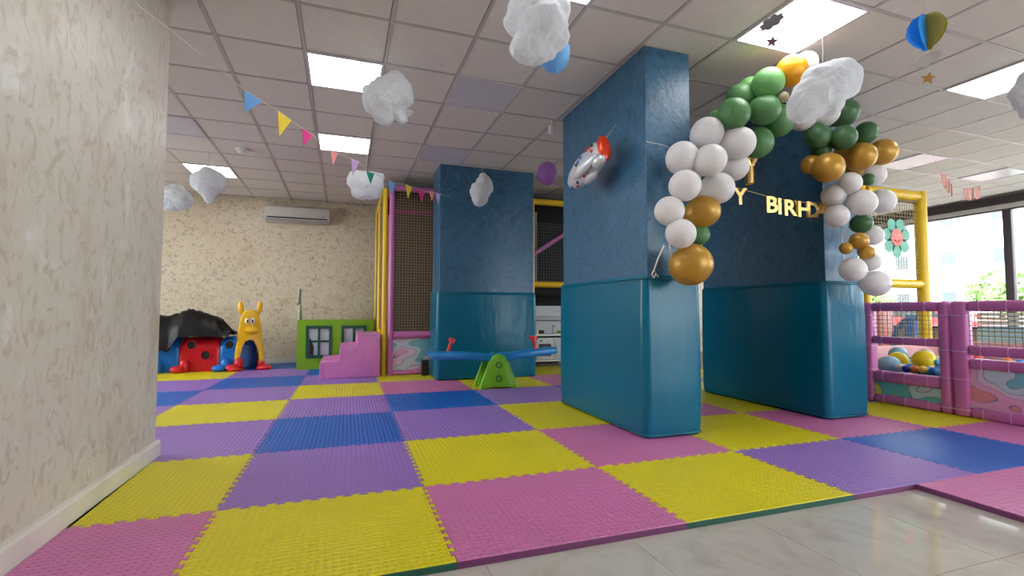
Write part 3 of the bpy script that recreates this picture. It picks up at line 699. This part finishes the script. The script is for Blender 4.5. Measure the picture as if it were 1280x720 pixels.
# balls
bc = {'blue': (M_blue, 'blue'), 'navy': (plain('navy_plastic', rgb(20,50,150), .3), 'dark blue'), 'white': (M_white, 'white'), 'lime': (plain('lime_ball', rgb(130,196,60), .3), 'light green'),
      'aqua': (plain('aqua_ball', rgb(96,190,206), .3), 'aqua'), 'yellow': (plain('yellow_ball', rgb(236,206,60), .3), 'yellow'), 'red': (M_red, 'red'), 'orange': (plain('orange_ball', rgb(240,130,50), .3), 'orange')}
bmesh_ = {}
for k, (m, n) in bc.items():
    b_ = ell(B(), (0,0,0), .037, None, 12, 8); bmesh_[k] = mesh_from(b_, 'play_ball', m)
keys = ['blue','navy','aqua','blue','lime','aqua','yellow','blue','navy','lime','orange','red','navy','white']
pts = []
big = [(6.37,1.075,.375,.108,'yel','yellow balloon resting in the ball pit above the pale blue one'), (6.10,.995,.345,.112,'aqua','pale blue balloon at the front of the ball pit'),
       (6.35,.804,.42,.105,'yel','yellow balloon in the ball pit beside the lilac balloon'), (6.14,1.275,.445,.112,'cream','cream balloon in the ball pit next to the right pillar'),
       (6.06,1.17,.36,.06,'mag','magenta balloon in the ball pit below the cream balloon'), (6.62,1.23,.43,.095,'aqua','pale blue balloon behind the yellow one in the ball pit'),
       (6.75,1.03,.42,.095,'lil','lilac balloon behind the right yellow balloon in the ball pit'), (6.9,.86,.41,.075,'mar','small dark maroon balloon at the back of the ball pit'),
       (7.0,.72,.43,.085,'red','red balloon in the ball pit beside the fence post')]
def balloon_bm(r):
    prof = [(.06,-1.28),(.10,-1.27),(.035,-1.19),(.05,-1.15),(.22,-1.08)]
    for k in range(3, 25):
        a = -PI/2+PI*k/26; rr = math.cos(a); z = math.sin(a)*(1.10 if a < 0 else 1.0); prof.append((rr, z))
    prof.append((.06, 1.0))
    return lathe(B(), [(a*r, b*r) for a, b in prof], 24)
BM = {k: mesh_from(balloon_bm(1), 'balloon', m, True, 70) for k, m in LATEX.items()}
def balloon(parent, p, r, c, neck, stretch=1.0, name='balloon'):
    o = obj(name, BM[c], None, parent, p); d = Vector(neck).normalized()
    o.rotation_mode = 'QUATERNION'; o.rotation_quaternion = (-d).to_track_quat('Z', 'Y'); o.scale = (r, r, r*stretch); return o
for x, y, z, r, c, lab in big:
    o = balloon(None, (x, y, z), r, c, (.2, .1, -1)); tag(o, lab, 'balloon', 'loose balloons in the ball pit')
pr_ = random.Random(3)
for x in [6.04+.075*k for k in range(22)]:
    for y in [.25+.075*k for k in range(16)]:
        if x > 7.4 and pr_.random() < .0: continue
        px, py, pz = x+pr_.uniform(-.012,.012), y+pr_.uniform(-.012,.012), .328+pr_.uniform(0,.03)
        if any((px-b[0])**2+(py-b[1])**2+(pz-b[2])**2 < (b[3]+.045)**2 for b in big): continue
        pts.append((px, py, pz))
for x, y in [(5.97+.1*k, .32+.13*(k % 5)+pr_.uniform(0,.04)) for k in range(12)]: 
    if not any((x-b[0])**2+(y-b[1])**2+(.35-b[2])**2 < (b[3]+.045)**2 for b in big): pts.append((x+.06, y, .415))
for k, p in enumerate(pts[:300]):
    c = keys[pr_.randrange(len(keys))]; o = obj('play_ball', bmesh_[c], None, None, p)
    tag(o, 'small %s plastic ball lying among the other balls in the ball pit' % bc[c][1], 'ball', 'small %s balls in the ball pit' % bc[c][1])

# ---- toys seen through the nets
t = thing('blue_toy_slide', 'blue plastic toy slide seen through the left fence net', 'toy slide', (8.75, 2.42, 0))
arc = [(-.0, .24, 0), (-.0, .20, .5), (0,.10,.72), (0,-.02,.80), (0,-.2,.80)]
obj('slide_rail', tube(B(), [(0,.26,0),(0,.24,.45),(0,.16,.68),(0,.05,.80),(0,-.05,.82)], .045, 10), M_blue, t)
obj('support', box(B(), -.06, .06, -.12, .06, 0, .86, .03), M_blue, t)
obj('top_bar', tube(B(), [(0,.02,.86),(0,-.25,.84)], .05, 10), plain('light_blue_plastic', rgb(110,190,236), .3), t)
obj('chute', box(B(), .0, .5, -.1, .2, .30, .36, .02, M=Matrix.Rotation(.35, 4, 'Y')), plain('light_blue_plastic', rgb(110,190,236), .3), t)
t = thing('red_toy_car', 'red plastic toy car behind the net left of the blue slide', 'toy', (8.9, 2.98, 0))
obj('car_body', box(B(), -.2, .2, -.14, .14, .08, .98, .06, 3), plain('dull_red_plastic', rgb(196,80,84), .4), t)
for x in (-.13, .13):
    for y in (-.155, .125): obj('wheel', tube(B(), [(x,y,.08),(x,y+.03,.08)], .08, 14), M_black, t)
t = thing('crate_stack', 'light blue slatted storage crates seen through the right fence net', 'storage crate', (8.5, .6, 0))
M_crate = plain('light_blue_crate', rgb(176,226,238), .45); M_crate2 = plain('pale_grey_crate', rgb(212,214,206), .5)
for k, (z0, m) in enumerate(((0,M_crate),(.255,M_crate),(.51,M_crate),(.765,M_crate2))):
    bm = B(); z = z0+.226
    box(bm, -.13, .13, -.77, .77, z0+.225, z0+.239); box(bm, -.13, .13, -.77, .77, z0, z0+.012)
    c = obj('crate', bm, m, t, smooth=False)
    for q in range(4): obj('slat', box(B(), -.136, -.12, -.77, .77, z0+.014+.052*q, z0+.014+.052*q+.04, .003), m, c)

# ================================================================== BALLOON ARCH
ARCH=[(3.057,0.220,2.259,0.119,'w'),(3.266,0.140,2.183,0.122,'w'),(2.816,0.200,2.045,0.116,'w'),(2.957,0.080,2.006,0.111,'w'),(3.339,0.260,2.050,0.108,'w'),(2.770,0.120,1.818,0.110,'w'),(3.092,0.160,1.836,0.114,'w'),(2.668,0.160,1.638,0.103,'w'),(3.010,0.220,1.671,0.118,'g'),(2.714,0.100,1.472,0.102,'w'),(3.014,0.280,1.508,0.078,'e'),(2.854,0.170,1.268,0.148,'g'),(3.234,0.320,2.417,0.081,'e'),(3.212,0.120,2.389,0.118,'e'),(3.521,0.130,2.469,0.113,'e'),(3.531,0.10,2.663,0.115,'l'),(3.427,0.270,2.609,0.107,'e'),(3.515,0.260,2.682,0.095,'l'),(3.781,0.240,2.459,0.122,'e'),(3.575,0.260,2.266,0.120,'e'),(3.674,0.02,2.747,0.111,'y'),(3.834,0.03,2.835,0.086,'w'),(3.614,0.05,2.548,0.042,'b'),(4.230,0.200,2.569,0.112,'w'),(4.063,0.260,2.523,0.099,'w'),(4.468,0.200,2.602,0.108,'d'),(4.173,0.220,2.375,0.099,'d'),(4.331,0.120,2.346,0.098,'d'),(4.796,0.260,2.492,0.094,'d'),(4.284,0.280,2.293,0.081,'d'),(4.178,0.140,2.089,0.119,'g'),(4.525,0.120,2.211,0.112,'g'),(4.967,0.240,2.335,0.113,'g'),(4.195,0.300,2.160,0.080,'g'),(4.581,0.300,2.326,0.069,'g'),(4.720,0.300,2.185,0.070,'g'),(4.442,0.160,1.991,0.089,'w'),(4.388,0.260,1.909,0.094,'w'),(4.525,0.120,1.828,0.105,'w'),(4.904,0.220,1.892,0.104,'w'),(4.941,0.300,2.142,0.092,'w'),(4.658,0.160,2.044,0.050,'d'),(4.338,0.200,1.719,0.092,'w'),(4.622,0.200,1.676,0.081,'d'),(4.859,0.280,1.599,0.087,'w'),(4.501,0.140,1.513,0.069,'g'),(4.403,0.180,1.454,0.049,'g'),(4.551,0.120,1.420,0.059,'g'),(4.473,0.180,1.280,0.099,'w'),(4.823,0.270,1.365,0.076,'w'),(4.676,0.140,1.168,0.106,'w')]
AO = Vector((3.75, .2, 1.1))
arch = thing('balloon_arch', 'arch garland of white, green and gold balloons between the two blue pillars', 'balloon arch', AO)
CN = {'w':'white balloon','g':'gold balloon','y':'amber balloon','e':'green balloon','l':'light green balloon','d':'dark green balloon','b':'small beige balloon'}
spine = [Vector(p) for p in ((2.84,.36,1.22),(2.78,.34,1.6),(2.88,.34,1.9),(3.08,.33,2.15),(3.3,.33,2.4),(3.55,.28,2.6),(3.75,.22,2.68),(4.1,.3,2.55),(4.4,.32,2.42),(4.55,.34,2.2),(4.62,.36,1.95),(4.6,.36,1.6),(4.62,.36,1.2))]
br = random.Random(5)
for k, (x, y, z, r, c) in enumerate(ARCH):
    p = Vector((x, y, z)); near = min(spine, key=lambda s: (s-p).length)
    nk = (near-p)+Vector((br.uniform(-.05,.05), .10, br.uniform(-.05,.05)))
    if k == 13: nk = Vector((-.70,-.70,-.22))
    o = balloon(arch, p-AO, r, c, nk, 1.04); o['label'] = CN[c]
sp2 = []
for a, b in zip(spine, spine[1:]): sp2 += [a.lerp(b, k/4) for k in range(4)]
obj('garland_strip', tube(B(), [p-AO for p in sp2+[spine[-1]]], .006, 6), M_white, arch)
obj('ribbon_tail', tube(B(), [Vector(p)-AO for p in ((2.745,.33,1.42),(2.70,.345,1.32),(2.685,.375,1.235),(2.70,.385,1.23))], .006, 6), M_white, arch)
obj('ribbon_tail', tube(B(), [Vector(p)-AO for p in ((2.685,.375,1.24),(2.665,.37,1.21),(2.68,.372,1.18),(2.70,.37,1.215),(2.72,.372,1.19))], .005, 6), M_white, arch)
obj('tie_line', tube(B(), [Vector(p)-AO for p in ((2.665,.415,2.22),(2.75,.32,2.17),(2.86,.27,2.10))], .0025, 5), M_string, arch)

# gold letter banner
BO = Vector((3.9, .36, 1.9))
ban = thing('letter_banner', 'gold foil letter banner reading birthday on a string between the pillars', 'banner', BO)
line = [(3.30,1.965),(3.45,1.925),(3.60,1.905),(3.81,1.875),(4.0,1.862),(4.2,1.86),(4.48,1.872)]
obj('string', tube(B(), [Vector((x, .37, z))-BO for x, z in line], .003, 5), M_dstring, ban)
def letter_mesh(ch, size, ext):
    cu = bpy.data.curves.new('letter', 'FONT'); cu.body = ch; cu.size = size; cu.extrude = ext; cu.offset = .004*size/.15; cu.align_x = 'CENTER'; cu.resolution_u = 3
    ob = bpy.data.objects.new('tmp', cu); COL.objects.link(ob); dg = bpy.context.evaluated_depsgraph_get()
    me = bpy.data.meshes.new_from_object(ob.evaluated_get(dg)); bpy.data.objects.remove(ob); me.materials.clear(); me.materials.append(M_goldfoil); return me
def zline(x):
    for (x0, z0), (x1, z1) in zip(line, line[1:]):
        if x0 <= x <= x1: return z0+(z1-z0)*(x-x0)/(x1-x0)
    return 1.95
for k, (ch, x, yaw) in enumerate((('Y',3.495,-.1),('B',3.812,-.25),('I',3.905,-.2),('R',4.005,-.2),('T',4.09,.5),('H',4.165,-.15),('D',4.265,-.2),('A',4.355,-.1),('Y',4.435,-.3))):
    o = obj('letter', letter_mesh(ch, .185, .003), None, ban, Vector((x, .36-.007*(k % 2), zline(x)-.128))-BO)
    o.rotation_euler = (PI/2, 0, yaw)
# gold foil letter balloon hanging below the green balloons
t = thing('foil_letter_balloon', 'gold foil letter Y balloon hanging under the green balloons', 'balloon', (3.655, .42, 2.10))
bm = B(); 
for a, b, r in (((0,0,-.13),(0,0,.04),.036), ((0,0,.02),(-.075,0,.17),.034), ((0,0,.02),(.085,0,.17),.034)):
    a, b = Vector(a), Vector(b); tube(bm, [a, a.lerp(b,.08), a.lerp(b,.5), a.lerp(b,.92), b], [r*.55, r*.95, r, r*.95, r*.5], 12)
obj('letter_body', bm, M_goldfoil, t)
obj('string', tube(B(), [(0,0,.03),(.01,-.05,.2),(.0,-.1,.32)], .002, 5), M_string, t)

# ================================================================== COTTON CLOUDS
CAMR = Vector((.946, -.323, 0)); CAMF = Vector((.322, .945, 0))
def cloud(label, c, lumps, seed, string_top=None, amp=.05, mat=None):
    """lumps: (right, up, toward the camera, radius) in metres round the cloud's centre"""
    t = thing('cotton_cloud', label, 'cloud decoration', c, 0, 'cotton wool clouds hung from the ceiling')
    bm = B(); bmesh.ops.create_icosphere(bm, subdivisions=5, radius=1)
    cs = [(CAMR*a + Vector((0,0,b)) - CAMF*d, r) for a, b, d, r in lumps]
    for v in bm.verts:
        n = v.co.normalized(); best = []
        for q, r in cs:
            bq = n.dot(q); disc = r*r-(q.dot(q)-bq*bq)
            if disc > 0:
                e = bq+math.sqrt(disc)
                if e > 0: best.append(e)
        R = max(best) if best else .03
        f = noise.fractal(n*2.4+Vector((seed,0,0)), .9, 2.0, 6)*amp - abs(noise.noise(n*4.5+Vector((0,seed,0))))*amp*1.3 + noise.noise(n*14+Vector((0,seed,0)))*amp*.35+amp*.3
        v.co = n*(R*(1+f)+f*.06)
    bmesh.ops.smooth_vert(bm, verts=bm.verts[:], factor=.5, use_axis_x=True, use_axis_y=True, use_axis_z=True)
    o = obj('cotton_body', bm, mat or M_cotton, t, angle=180)
    if string_top:
        top = Vector((string_top[0]-c[0], string_top[1]-c[1], H-c[2]-.002)); mid = top*.5+Vector((.008,0,0))
        obj('string', tube(B(), [Vector((0,0,.05)), mid, top], .0022, 5), M_string, t)
    return t
cloud('large cotton cloud hanging in front of the sky blue balloon', (1.516,-.208,2.512), [(-.02,.10,0,.145),(.03,.0,.02,.145),(.0,-.07,0,.12),(-.06,-.12,.02,.085),(.11,-.04,0,.08),(-.09,.05,0,.09),(.09,.10,0,.10)], 1, (1.516,-.208), .07)
cloud('round cotton cloud in front of the lit ceiling lamp', (.811,1.137,2.60), [(0,0,0,.155),(.05,.04,.0,.14),(-.04,-.03,.02,.145),(.13,.0,0,.075),(-.16,.06,0,.045),(.11,-.17,0,.05),(-.03,-.14,0,.085),(.05,.15,0,.06)], 2.3, (.795,1.15), .06)
cloud('cotton cloud with a dangling tuft in front of far left ceiling lamp', (-1.135,4.186,2.53), [(0,0,0,.165),(.07,.02,0,.14),(-.07,.02,0,.14),(0,.08,0,.12),(.01,-.14,0,.08),(.02,-.21,0,.055)], 3.7, (-1.135,4.186), .03)
cloud('bluish white cotton cloud closest to the left wall corner', (-1.612,4.671,2.417), [(0,0,0,.15),(.06,-.03,0,.14),(-.06,.04,0,.13),(-.03,-.06,.02,.13),(.0,.08,0,.10)], 4.1, (-1.612,4.671), .06)
cloud('cotton cloud behind the green bunting flag near yellow posts', (.70,2.64,2.286), [(0,0,0,.13),(-.08,.03,.02,.11),(.07,.01,0,.12),(-.05,-.07,0,.10),(.06,-.07,0,.10),(.16,.07,0,.045),(-.13,-.0,0,.06)], 5.9, (.70,2.64), .06)
cloud('narrow cotton cloud hanging in front of the wide back pillar', (2.097,3.088,2.449), [(0,0,0,.115),(.03,.07,0,.105),(-.03,-.02,.02,.115),(-.02,-.11,0,.10),(.05,.03,0,.09),(.015,.17,0,.05)], 6.4, (2.097,3.088), .06)
cloud('large cotton cloud in front of the top of the balloon arch', (3.507,-.353,2.403), [(0,0,0,.145),(.06,.05,0,.14),(.12,.09,0,.12),(.17,.11,0,.09),(-.06,-.05,.0,.14),(-.12,-.10,0,.115),(-.165,-.15,0,.075),(.14,.05,.0,.11),(-.02,.05,0,.12),(.02,-.06,0,.12)], 7.2, (3.55,-.33), .05)
cloud('cotton cloud cut off by the right edge of the photo', (5.39,-.574,2.558), [(0,0,0,.13),(-.02,.10,0,.09),(.0,-.10,0,.09),(.08,0,0,.12),(-.05,.02,0,.10),(-.04,-.13,0,.06)], 8.8, (5.39,-.574), .07)
# single balloons on strings
def hung(label, c, r, col):
    t = thing('hanging_balloon', label, 'balloon', c)
    balloon(t, (0,0,0), r, col, (.06,-.1,-1), 1.12, 'balloon_body')
    obj('string', tube(B(), [(0,0,r*.9),(.004,0,(H-c[2])*.6),(0,0,H-c[2]-.002)], .002, 5), M_string, t)
hung('sky blue balloon behind the large cotton cloud at the top', (1.70,-.04,2.50), .098, 'sky')
hung('purple balloon hanging from ceiling between the two blue pillars', (2.946,2.996,2.717), .128, 'pur')

# ================================================================== BUNTING
FL = [('blue',(-.138,.904,2.41),(-.049,1.04,2.40),(-.132,.914,2.263),rgb(110,166,226)),
 ('yellow',(.033,1.165,2.397),(.112,1.285,2.382),(.045,1.184,2.215),rgb(242,214,60)),
 ('magenta',(.181,1.392,2.368),(.251,1.497,2.356),(.189,1.403,2.233),rgb(226,60,140)),
 ('salmon pink',(.379,1.693,2.315),(.435,1.778,2.313),(.399,1.724,2.194),rgb(240,150,150)),
 ('lilac',(.549,1.952,2.335),(.621,2.062,2.345),(.565,1.977,2.188),rgb(206,166,214)),
 ('green',(.691,2.169,2.29),(.771,2.291,2.31),(.733,2.232,2.184),rgb(30,142,112)),
 ('blue',(.921,2.52,2.316),(1.017,2.666,2.328),(.961,2.58,2.18),rgb(110,166,226)),
 ('yellow',(1.14,2.854,2.377),(1.229,2.989,2.382),(1.175,2.907,2.227),rgb(242,206,60)),
 ('magenta',(1.311,3.114,2.40),(1.422,3.283,2.42),(1.373,3.21,2.26),rgb(226,60,140)),
 ('salmon pink',(1.487,3.383,2.449),(1.582,3.528,2.481),(1.542,3.467,2.349),rgb(240,150,150)),
 ('lilac',(1.60,3.56,2.485),(1.69,3.69,2.50),(1.65,3.63,2.348),rgb(190,160,206)),
 ('teal',(1.71,3.72,2.505),(1.80,3.83,2.515),(1.755,3.775,2.385),rgb(20,110,120))]
BU = Vector((-.6, .2, 2.55))
bun = thing('bunting', 'string of coloured felt pennants running from left wall to back pillar', 'bunting', BU)
pts = [Vector((-.617,.17,2.56)), Vector((-.44,.44,2.515))]
for n, a, b, c, col in FL: pts += [Vector(a), Vector(b)]
pts += [Vector((1.85,3.878,2.53))]
obj('string', tube(B(), [p-BU for p in pts], .0028, 5), M_string, bun)
for n, a, b, c, col in FL:
    a, b, c = Vector(a)-BU, Vector(b)-BU, Vector(c)-BU; nrm = (b-a).cross(c-a).normalized()*.0018
    mid = (a+b)/2*.5+c*.5+nrm*4*br.uniform(-1,1)
    bm = B(); vs = [[bm.verts.new(p+s*nrm) for p in (a, b, (b+c)/2, c, (a+c)/2)] for s in (-1, 1)]
    bm.faces.new(vs[0]); bm.faces.new(vs[1][::-1])
    for k in range(5): bm.faces.new((vs[0][k], vs[1][k], vs[1][(k+1) % 5], vs[0][(k+1) % 5]))
    bmesh.ops.recalc_face_normals(bm, faces=bm.faces[:])
    o = obj('pennant', bm, plain('felt_'+n.replace(' ', '_'), col, .85), bun, smooth=False); o['label'] = n+' pennant'

# ================================================================== ROCKET BALLOON, MOBILES, PINK GARLAND
A_, B_ = Vector((2.44,1.25,2.10)), Vector((2.47,.665,2.235))
t = thing('rocket_balloon', 'silver foil rocket balloon with red tail hanging at the nearest pillar', 'balloon', (A_+B_)/2)
ax = (B_-A_).normalized(); q = ax.to_track_quat('X', 'Z').to_matrix().to_4x4()
bm = B(); prof = [(-.33,.02),(-.31,.055),(-.24,.095),(-.12,.125),(0,.13),(.12,.118),(.21,.10),(.255,.085),(.265,.04)]
lathe(bm, [(r, x) for x, r in prof], 20, Matrix.Rotation(PI/2, 4, 'Y')); bmesh.ops.transform(bm, matrix=q @ Matrix.Diagonal((1,.62,1,1)), verts=bm.verts[:])
bd = obj('body', bm, M_silver, t, angle=80)
for nm, c, r, m in (('tail', (.275,-.01,.01), (.034,.06,.115), M_orange), ('fin', (.06,-.075,-.045), (.19,.04,.06), M_silver), ('fin', (.06,.02,.115), (.14,.04,.04), M_silver), ('fin', (.235,-.05,-.095), (.075,.05,.05), M_silver), ('fin', (.02,.0,-.115), (.10,.04,.04), M_silver)):
    bm = ell(B(), (0,0,0), r); bmesh.ops.transform(bm, matrix=q @ Matrix.Translation(c), verts=bm.verts[:]); obj(nm, bm, m, t)
sp = random.Random(2)
for k in range(26):
    x = sp.uniform(-.28,.2); a = sp.uniform(-2.9,.1)
    rr = .128*math.cos(min(1.2, abs(x)*3.4)); p = q @ Vector((x, math.sin(a)*rr*.62-.001, math.cos(a)*rr)); 
    m = [M_black, M_blue, M_red][k % 3]
    obj('printed_star', ell(B(), p, (.015,.015,.015), None, 8, 6), m, bd)
obj('string', tube(B(), [q @ Vector((.29,0,.08)), Vector((2.66,.842,2.513))-(A_+B_)/2], .0022, 5), M_string, t)

def star_poly(r, n=5): return [((r if k % 2 == 0 else r*.42)*math.sin(PI*k/n), (r if k % 2 == 0 else r*.42)*math.cos(PI*k/n)) for k in range(2*n)]
M_paperblue = plain('bright_blue_card', rgb(40,150,236), .6); M_paperolive = plain('olive_card', rgb(170,160,70), .6); M_gcard = plain('grey_glitter_card', rgb(120,112,120), .5)
M_gold2 = plain('gold_glitter_card', rgb(176,132,52), .4); M_paleglit = plain('pale_glitter_card', rgb(186,178,174), .6)
def mobile(label, x, y, zb, zc, zs, c2, cloudmat, starmat, sc=1):
    t = thing('paper_mobile', label, 'hanging decoration', (x, y, zb))
    # hot-air balloon of folded card leaves
    pr = [(0,-.115),(.022,-.115),(.03,-.095),(.06,-.07),(.088,-.03),(.10,.015),(.094,.055),(.07,.09),(.038,.108),(0,.114)]
    for k, (ang, m) in enumerate(((-1.05,M_paperblue),(-.55,M_paperblue),(-1.5,M_paperblue),(.15,M_paperblue),(2.09,c2),(1.6,c2),(2.6,c2),(-2.3,M_paperblue))):
        ca, sa = math.cos(ang+PI), math.sin(ang+PI)
        P = [(u*sc, v*sc) for u, v in pr]
        obj('balloon_leaf', prism(B(), P, lambda u, v, s: (u*ca-s*sa, u*sa+s*ca, v), -.001, .001), m, t, smooth=False)
    P = [((.062+.012*abs(math.sin(4*a)))*math.cos(a)*sc, (.03+.01*abs(math.sin(4*a)))*math.sin(a)*sc) for a in [2*PI*k/40 for k in range(40)]]
    R = Matrix.Rotation(-.95, 4, 'Z') @ Matrix.Rotation(-.35, 4, 'Y'); bm = prism(B(), P, XZ, -.0015, .0015); bmesh.ops.transform(bm, matrix=Matrix.Translation((0,0,zc-zb)) @ R, verts=bm.verts[:]); obj('card_cloud', bm, cloudmat, t, smooth=False)
    bm = prism(B(), star_poly(.042*sc), XZ, -.0015, .0015); bmesh.ops.transform(bm, matrix=Matrix.Translation((0,0,zs-zb)) @ Matrix.Rotation(-.9, 4, 'Z') @ Matrix.Rotation(.25, 4, 'Y'), verts=bm.verts[:]); obj('card_star', bm, starmat, t, smooth=False)
    obj('string', tube(B(), [(0,0,H-zb-.002),(.002,0,0),(0,0,zs-zb)], .0012, 4), M_string, t)
mobile('blue and olive paper balloon mobile with gold star near right ceiling lamp', 3.93, -.722, 2.675, 2.501, 2.381, M_paperolive, M_paleglit, M_gold2)
mobile('blue and teal paper balloon mobile with grey card cloud at the top', 2.765, -.64, 2.80, 2.554, 2.442, plain('teal_card_paper', rgb(30,130,150), .6), M_gcard, plain('rose_glitter_card', rgb(120,80,90), .5), .9)

GO = Vector((7.8, 1.3, 2.8))
t = thing('pink_garland', 'pink paper strip garland hanging near the window wall', 'garland', GO)
k_ = 6.25/7
gp = [Vector((.543,-2.651,.932))+(Vector(p)-Vector((.543,-2.651,.932)))*k_ for p in ((8.633,1.886,3.04),(8.70,1.865,2.96),(8.78,1.845,2.86),(8.84,1.83,2.77),(8.92,1.80,2.74),(8.99,1.78,2.735),(9.11,1.74,2.735),(9.233,1.696,2.768))]
obj('string', tube(B(), [Vector((gp[0].x-.1, gp[0].y, H-.003))-GO]+[p-GO for p in gp], .0025, 5), M_string, t)
M_pp = plain('pink_paper', rgb(226,168,158), .7)
for a, b, n in ((gp[0],gp[1],2),(gp[1],gp[2],3),(gp[2],gp[3],2),(gp[5],gp[6],4),(gp[6],gp[7],4)):
    for k in range(n):
        p = a.lerp(b, (k+.5)/n)-GO; bm = B(); w = .018
        box(bm, -w, w, -.002, .002, -.16, 0); 
        bmesh.ops.transform(bm, matrix=Matrix.Translation(p) @ Matrix.Rotation(br.uniform(-.7,.9), 4, 'Z') @ Matrix.Rotation(br.uniform(-.1,.1), 4, 'X'), verts=bm.verts[:])
        obj('paper_strip', bm, M_pp, t, smooth=False)

# ================================================================== OUTSIDE THE WINDOW
struct('ground', box(B(), -25, 90, -50, 70, -.35, -.205), plain('pale_asphalt', rgb(186,184,180), .9))
M_leaf = plain('leaf_green', rgb(150,180,112), .6, vary=.25, scale=3); M_bark = plain('bark', rgb(96,80,64), .9)
def tree(label, x, y, h, r, seed):
    t = thing('tree', label, 'tree', (x, y, -.2)); rr = random.Random(seed)
    obj('trunk', tube(B(), [(0,0,0),(.05,.03,h*.35),(0,.05,h*.7)], [.14,.11,.05], 10), M_bark, t)
    bm = B()
    for k in range(1400):
        d = Vector((rr.gauss(0,1), rr.gauss(0,1), rr.gauss(0,1))).normalized()*r*(rr.random()**.4)
        lump = 1+.25*noise.noise(d*1.1+Vector((seed,0,0)))
        c = Vector((0,0,h*.68))+Vector((d.x*lump, d.y*lump, d.z*h*.33/r*lump)); a = Vector((rr.gauss(0,1), rr.gauss(0,1), rr.gauss(0,1))).normalized()*.16; b = a.orthogonal().normalized()*.11
        bm.faces.new([bm.verts.new(c+q) for q in (-a, b, a, -b)])
    o = obj('crown', bm, M_leaf, t, smooth=False); o['kind'] = 'stuff'
for k, (x, y, h, r, lab) in enumerate(((26,8.7,2.9,1.3,'low leafy tree outside, seen in the left part of the window'), (25,5.6,3.2,1.4,'leafy tree outside, at right edge of the window'), (26,15.2,2.5,1.3,'low bush outside beside the yellow frame'),
      (31,12.0,3.2,1.5,'taller tree outside behind the window mullion'), (24,1.6,3.2,1.6,'tree outside beyond the right edge of the photo'))): tree(lab, x, y, h, r, k+11)
t = thing('apartment_building', 'pale apartment building across the street outside the window', 'building', (52, 22, -.2))
M_bld = plain('pale_render', rgb(226,222,214), .8); M_bwin = plain('grey_window_glass', rgb(88,94,100), .6)
obj('facade', box(B(), 0, 10, -18, 14, 0, 12), M_bld, t, smooth=False)
for iy in range(8):
    for iz in range(3):
        y, z = -16+3.8*iy, 1.6+3.6*iz; w = obj('window', box(B(), -.15, .0, y, y+1.3, z, z+1.4), M_white, t, smooth=False)
        obj('window_pane', box(B(), -.17, -.151, y+.1, y+1.2, z+.1, z+1.3), M_bwin, w, smooth=False)
for iy in range(4): obj('balcony', box(B(), -1.1, -.001, -15.5+8*iy, -12+8*iy, 4.3, 5.3), M_bld, t, smooth=False)
def car(label, x, y, mat):
    t = thing('car', label, 'car', (x, y, -.2))
    P = [(-2,.35),(-2.05,.7),(-1.9,.85),(-1.2,.92),(-.7,1.38),(.8,1.42),(1.5,.95),(2.0,.85),(2.05,.4),(1.9,.3),(-1.9,.3)]
    obj('body', prism(B(), P, lambda u, v, s: (s, u, v), -.85, .85, .06), mat, t)
    Pw = [(-1.05,.95),(-.65,1.32),(.75,1.35),(1.3,.97)]
    obj('side_window', prism(B(), Pw, lambda u, v, s: (s, u, v), -.868, -.852), M_black, t)
    for yy in (-1.25, 1.25):
        for xx in (-.87, .68): obj('wheel', tube(B(), [(xx,yy,.32),(xx+.19,yy,.32)], .32, 18), M_black, t)
car('red car parked outside, seen through the right fence net', 19.5, 8.6, plain('red_car_paint', rgb(196,30,40), .25))
car('white car parked outside, seen through the left fence net', 19.5, 13.6, plain('white_car_paint', rgb(226,226,230), .25))
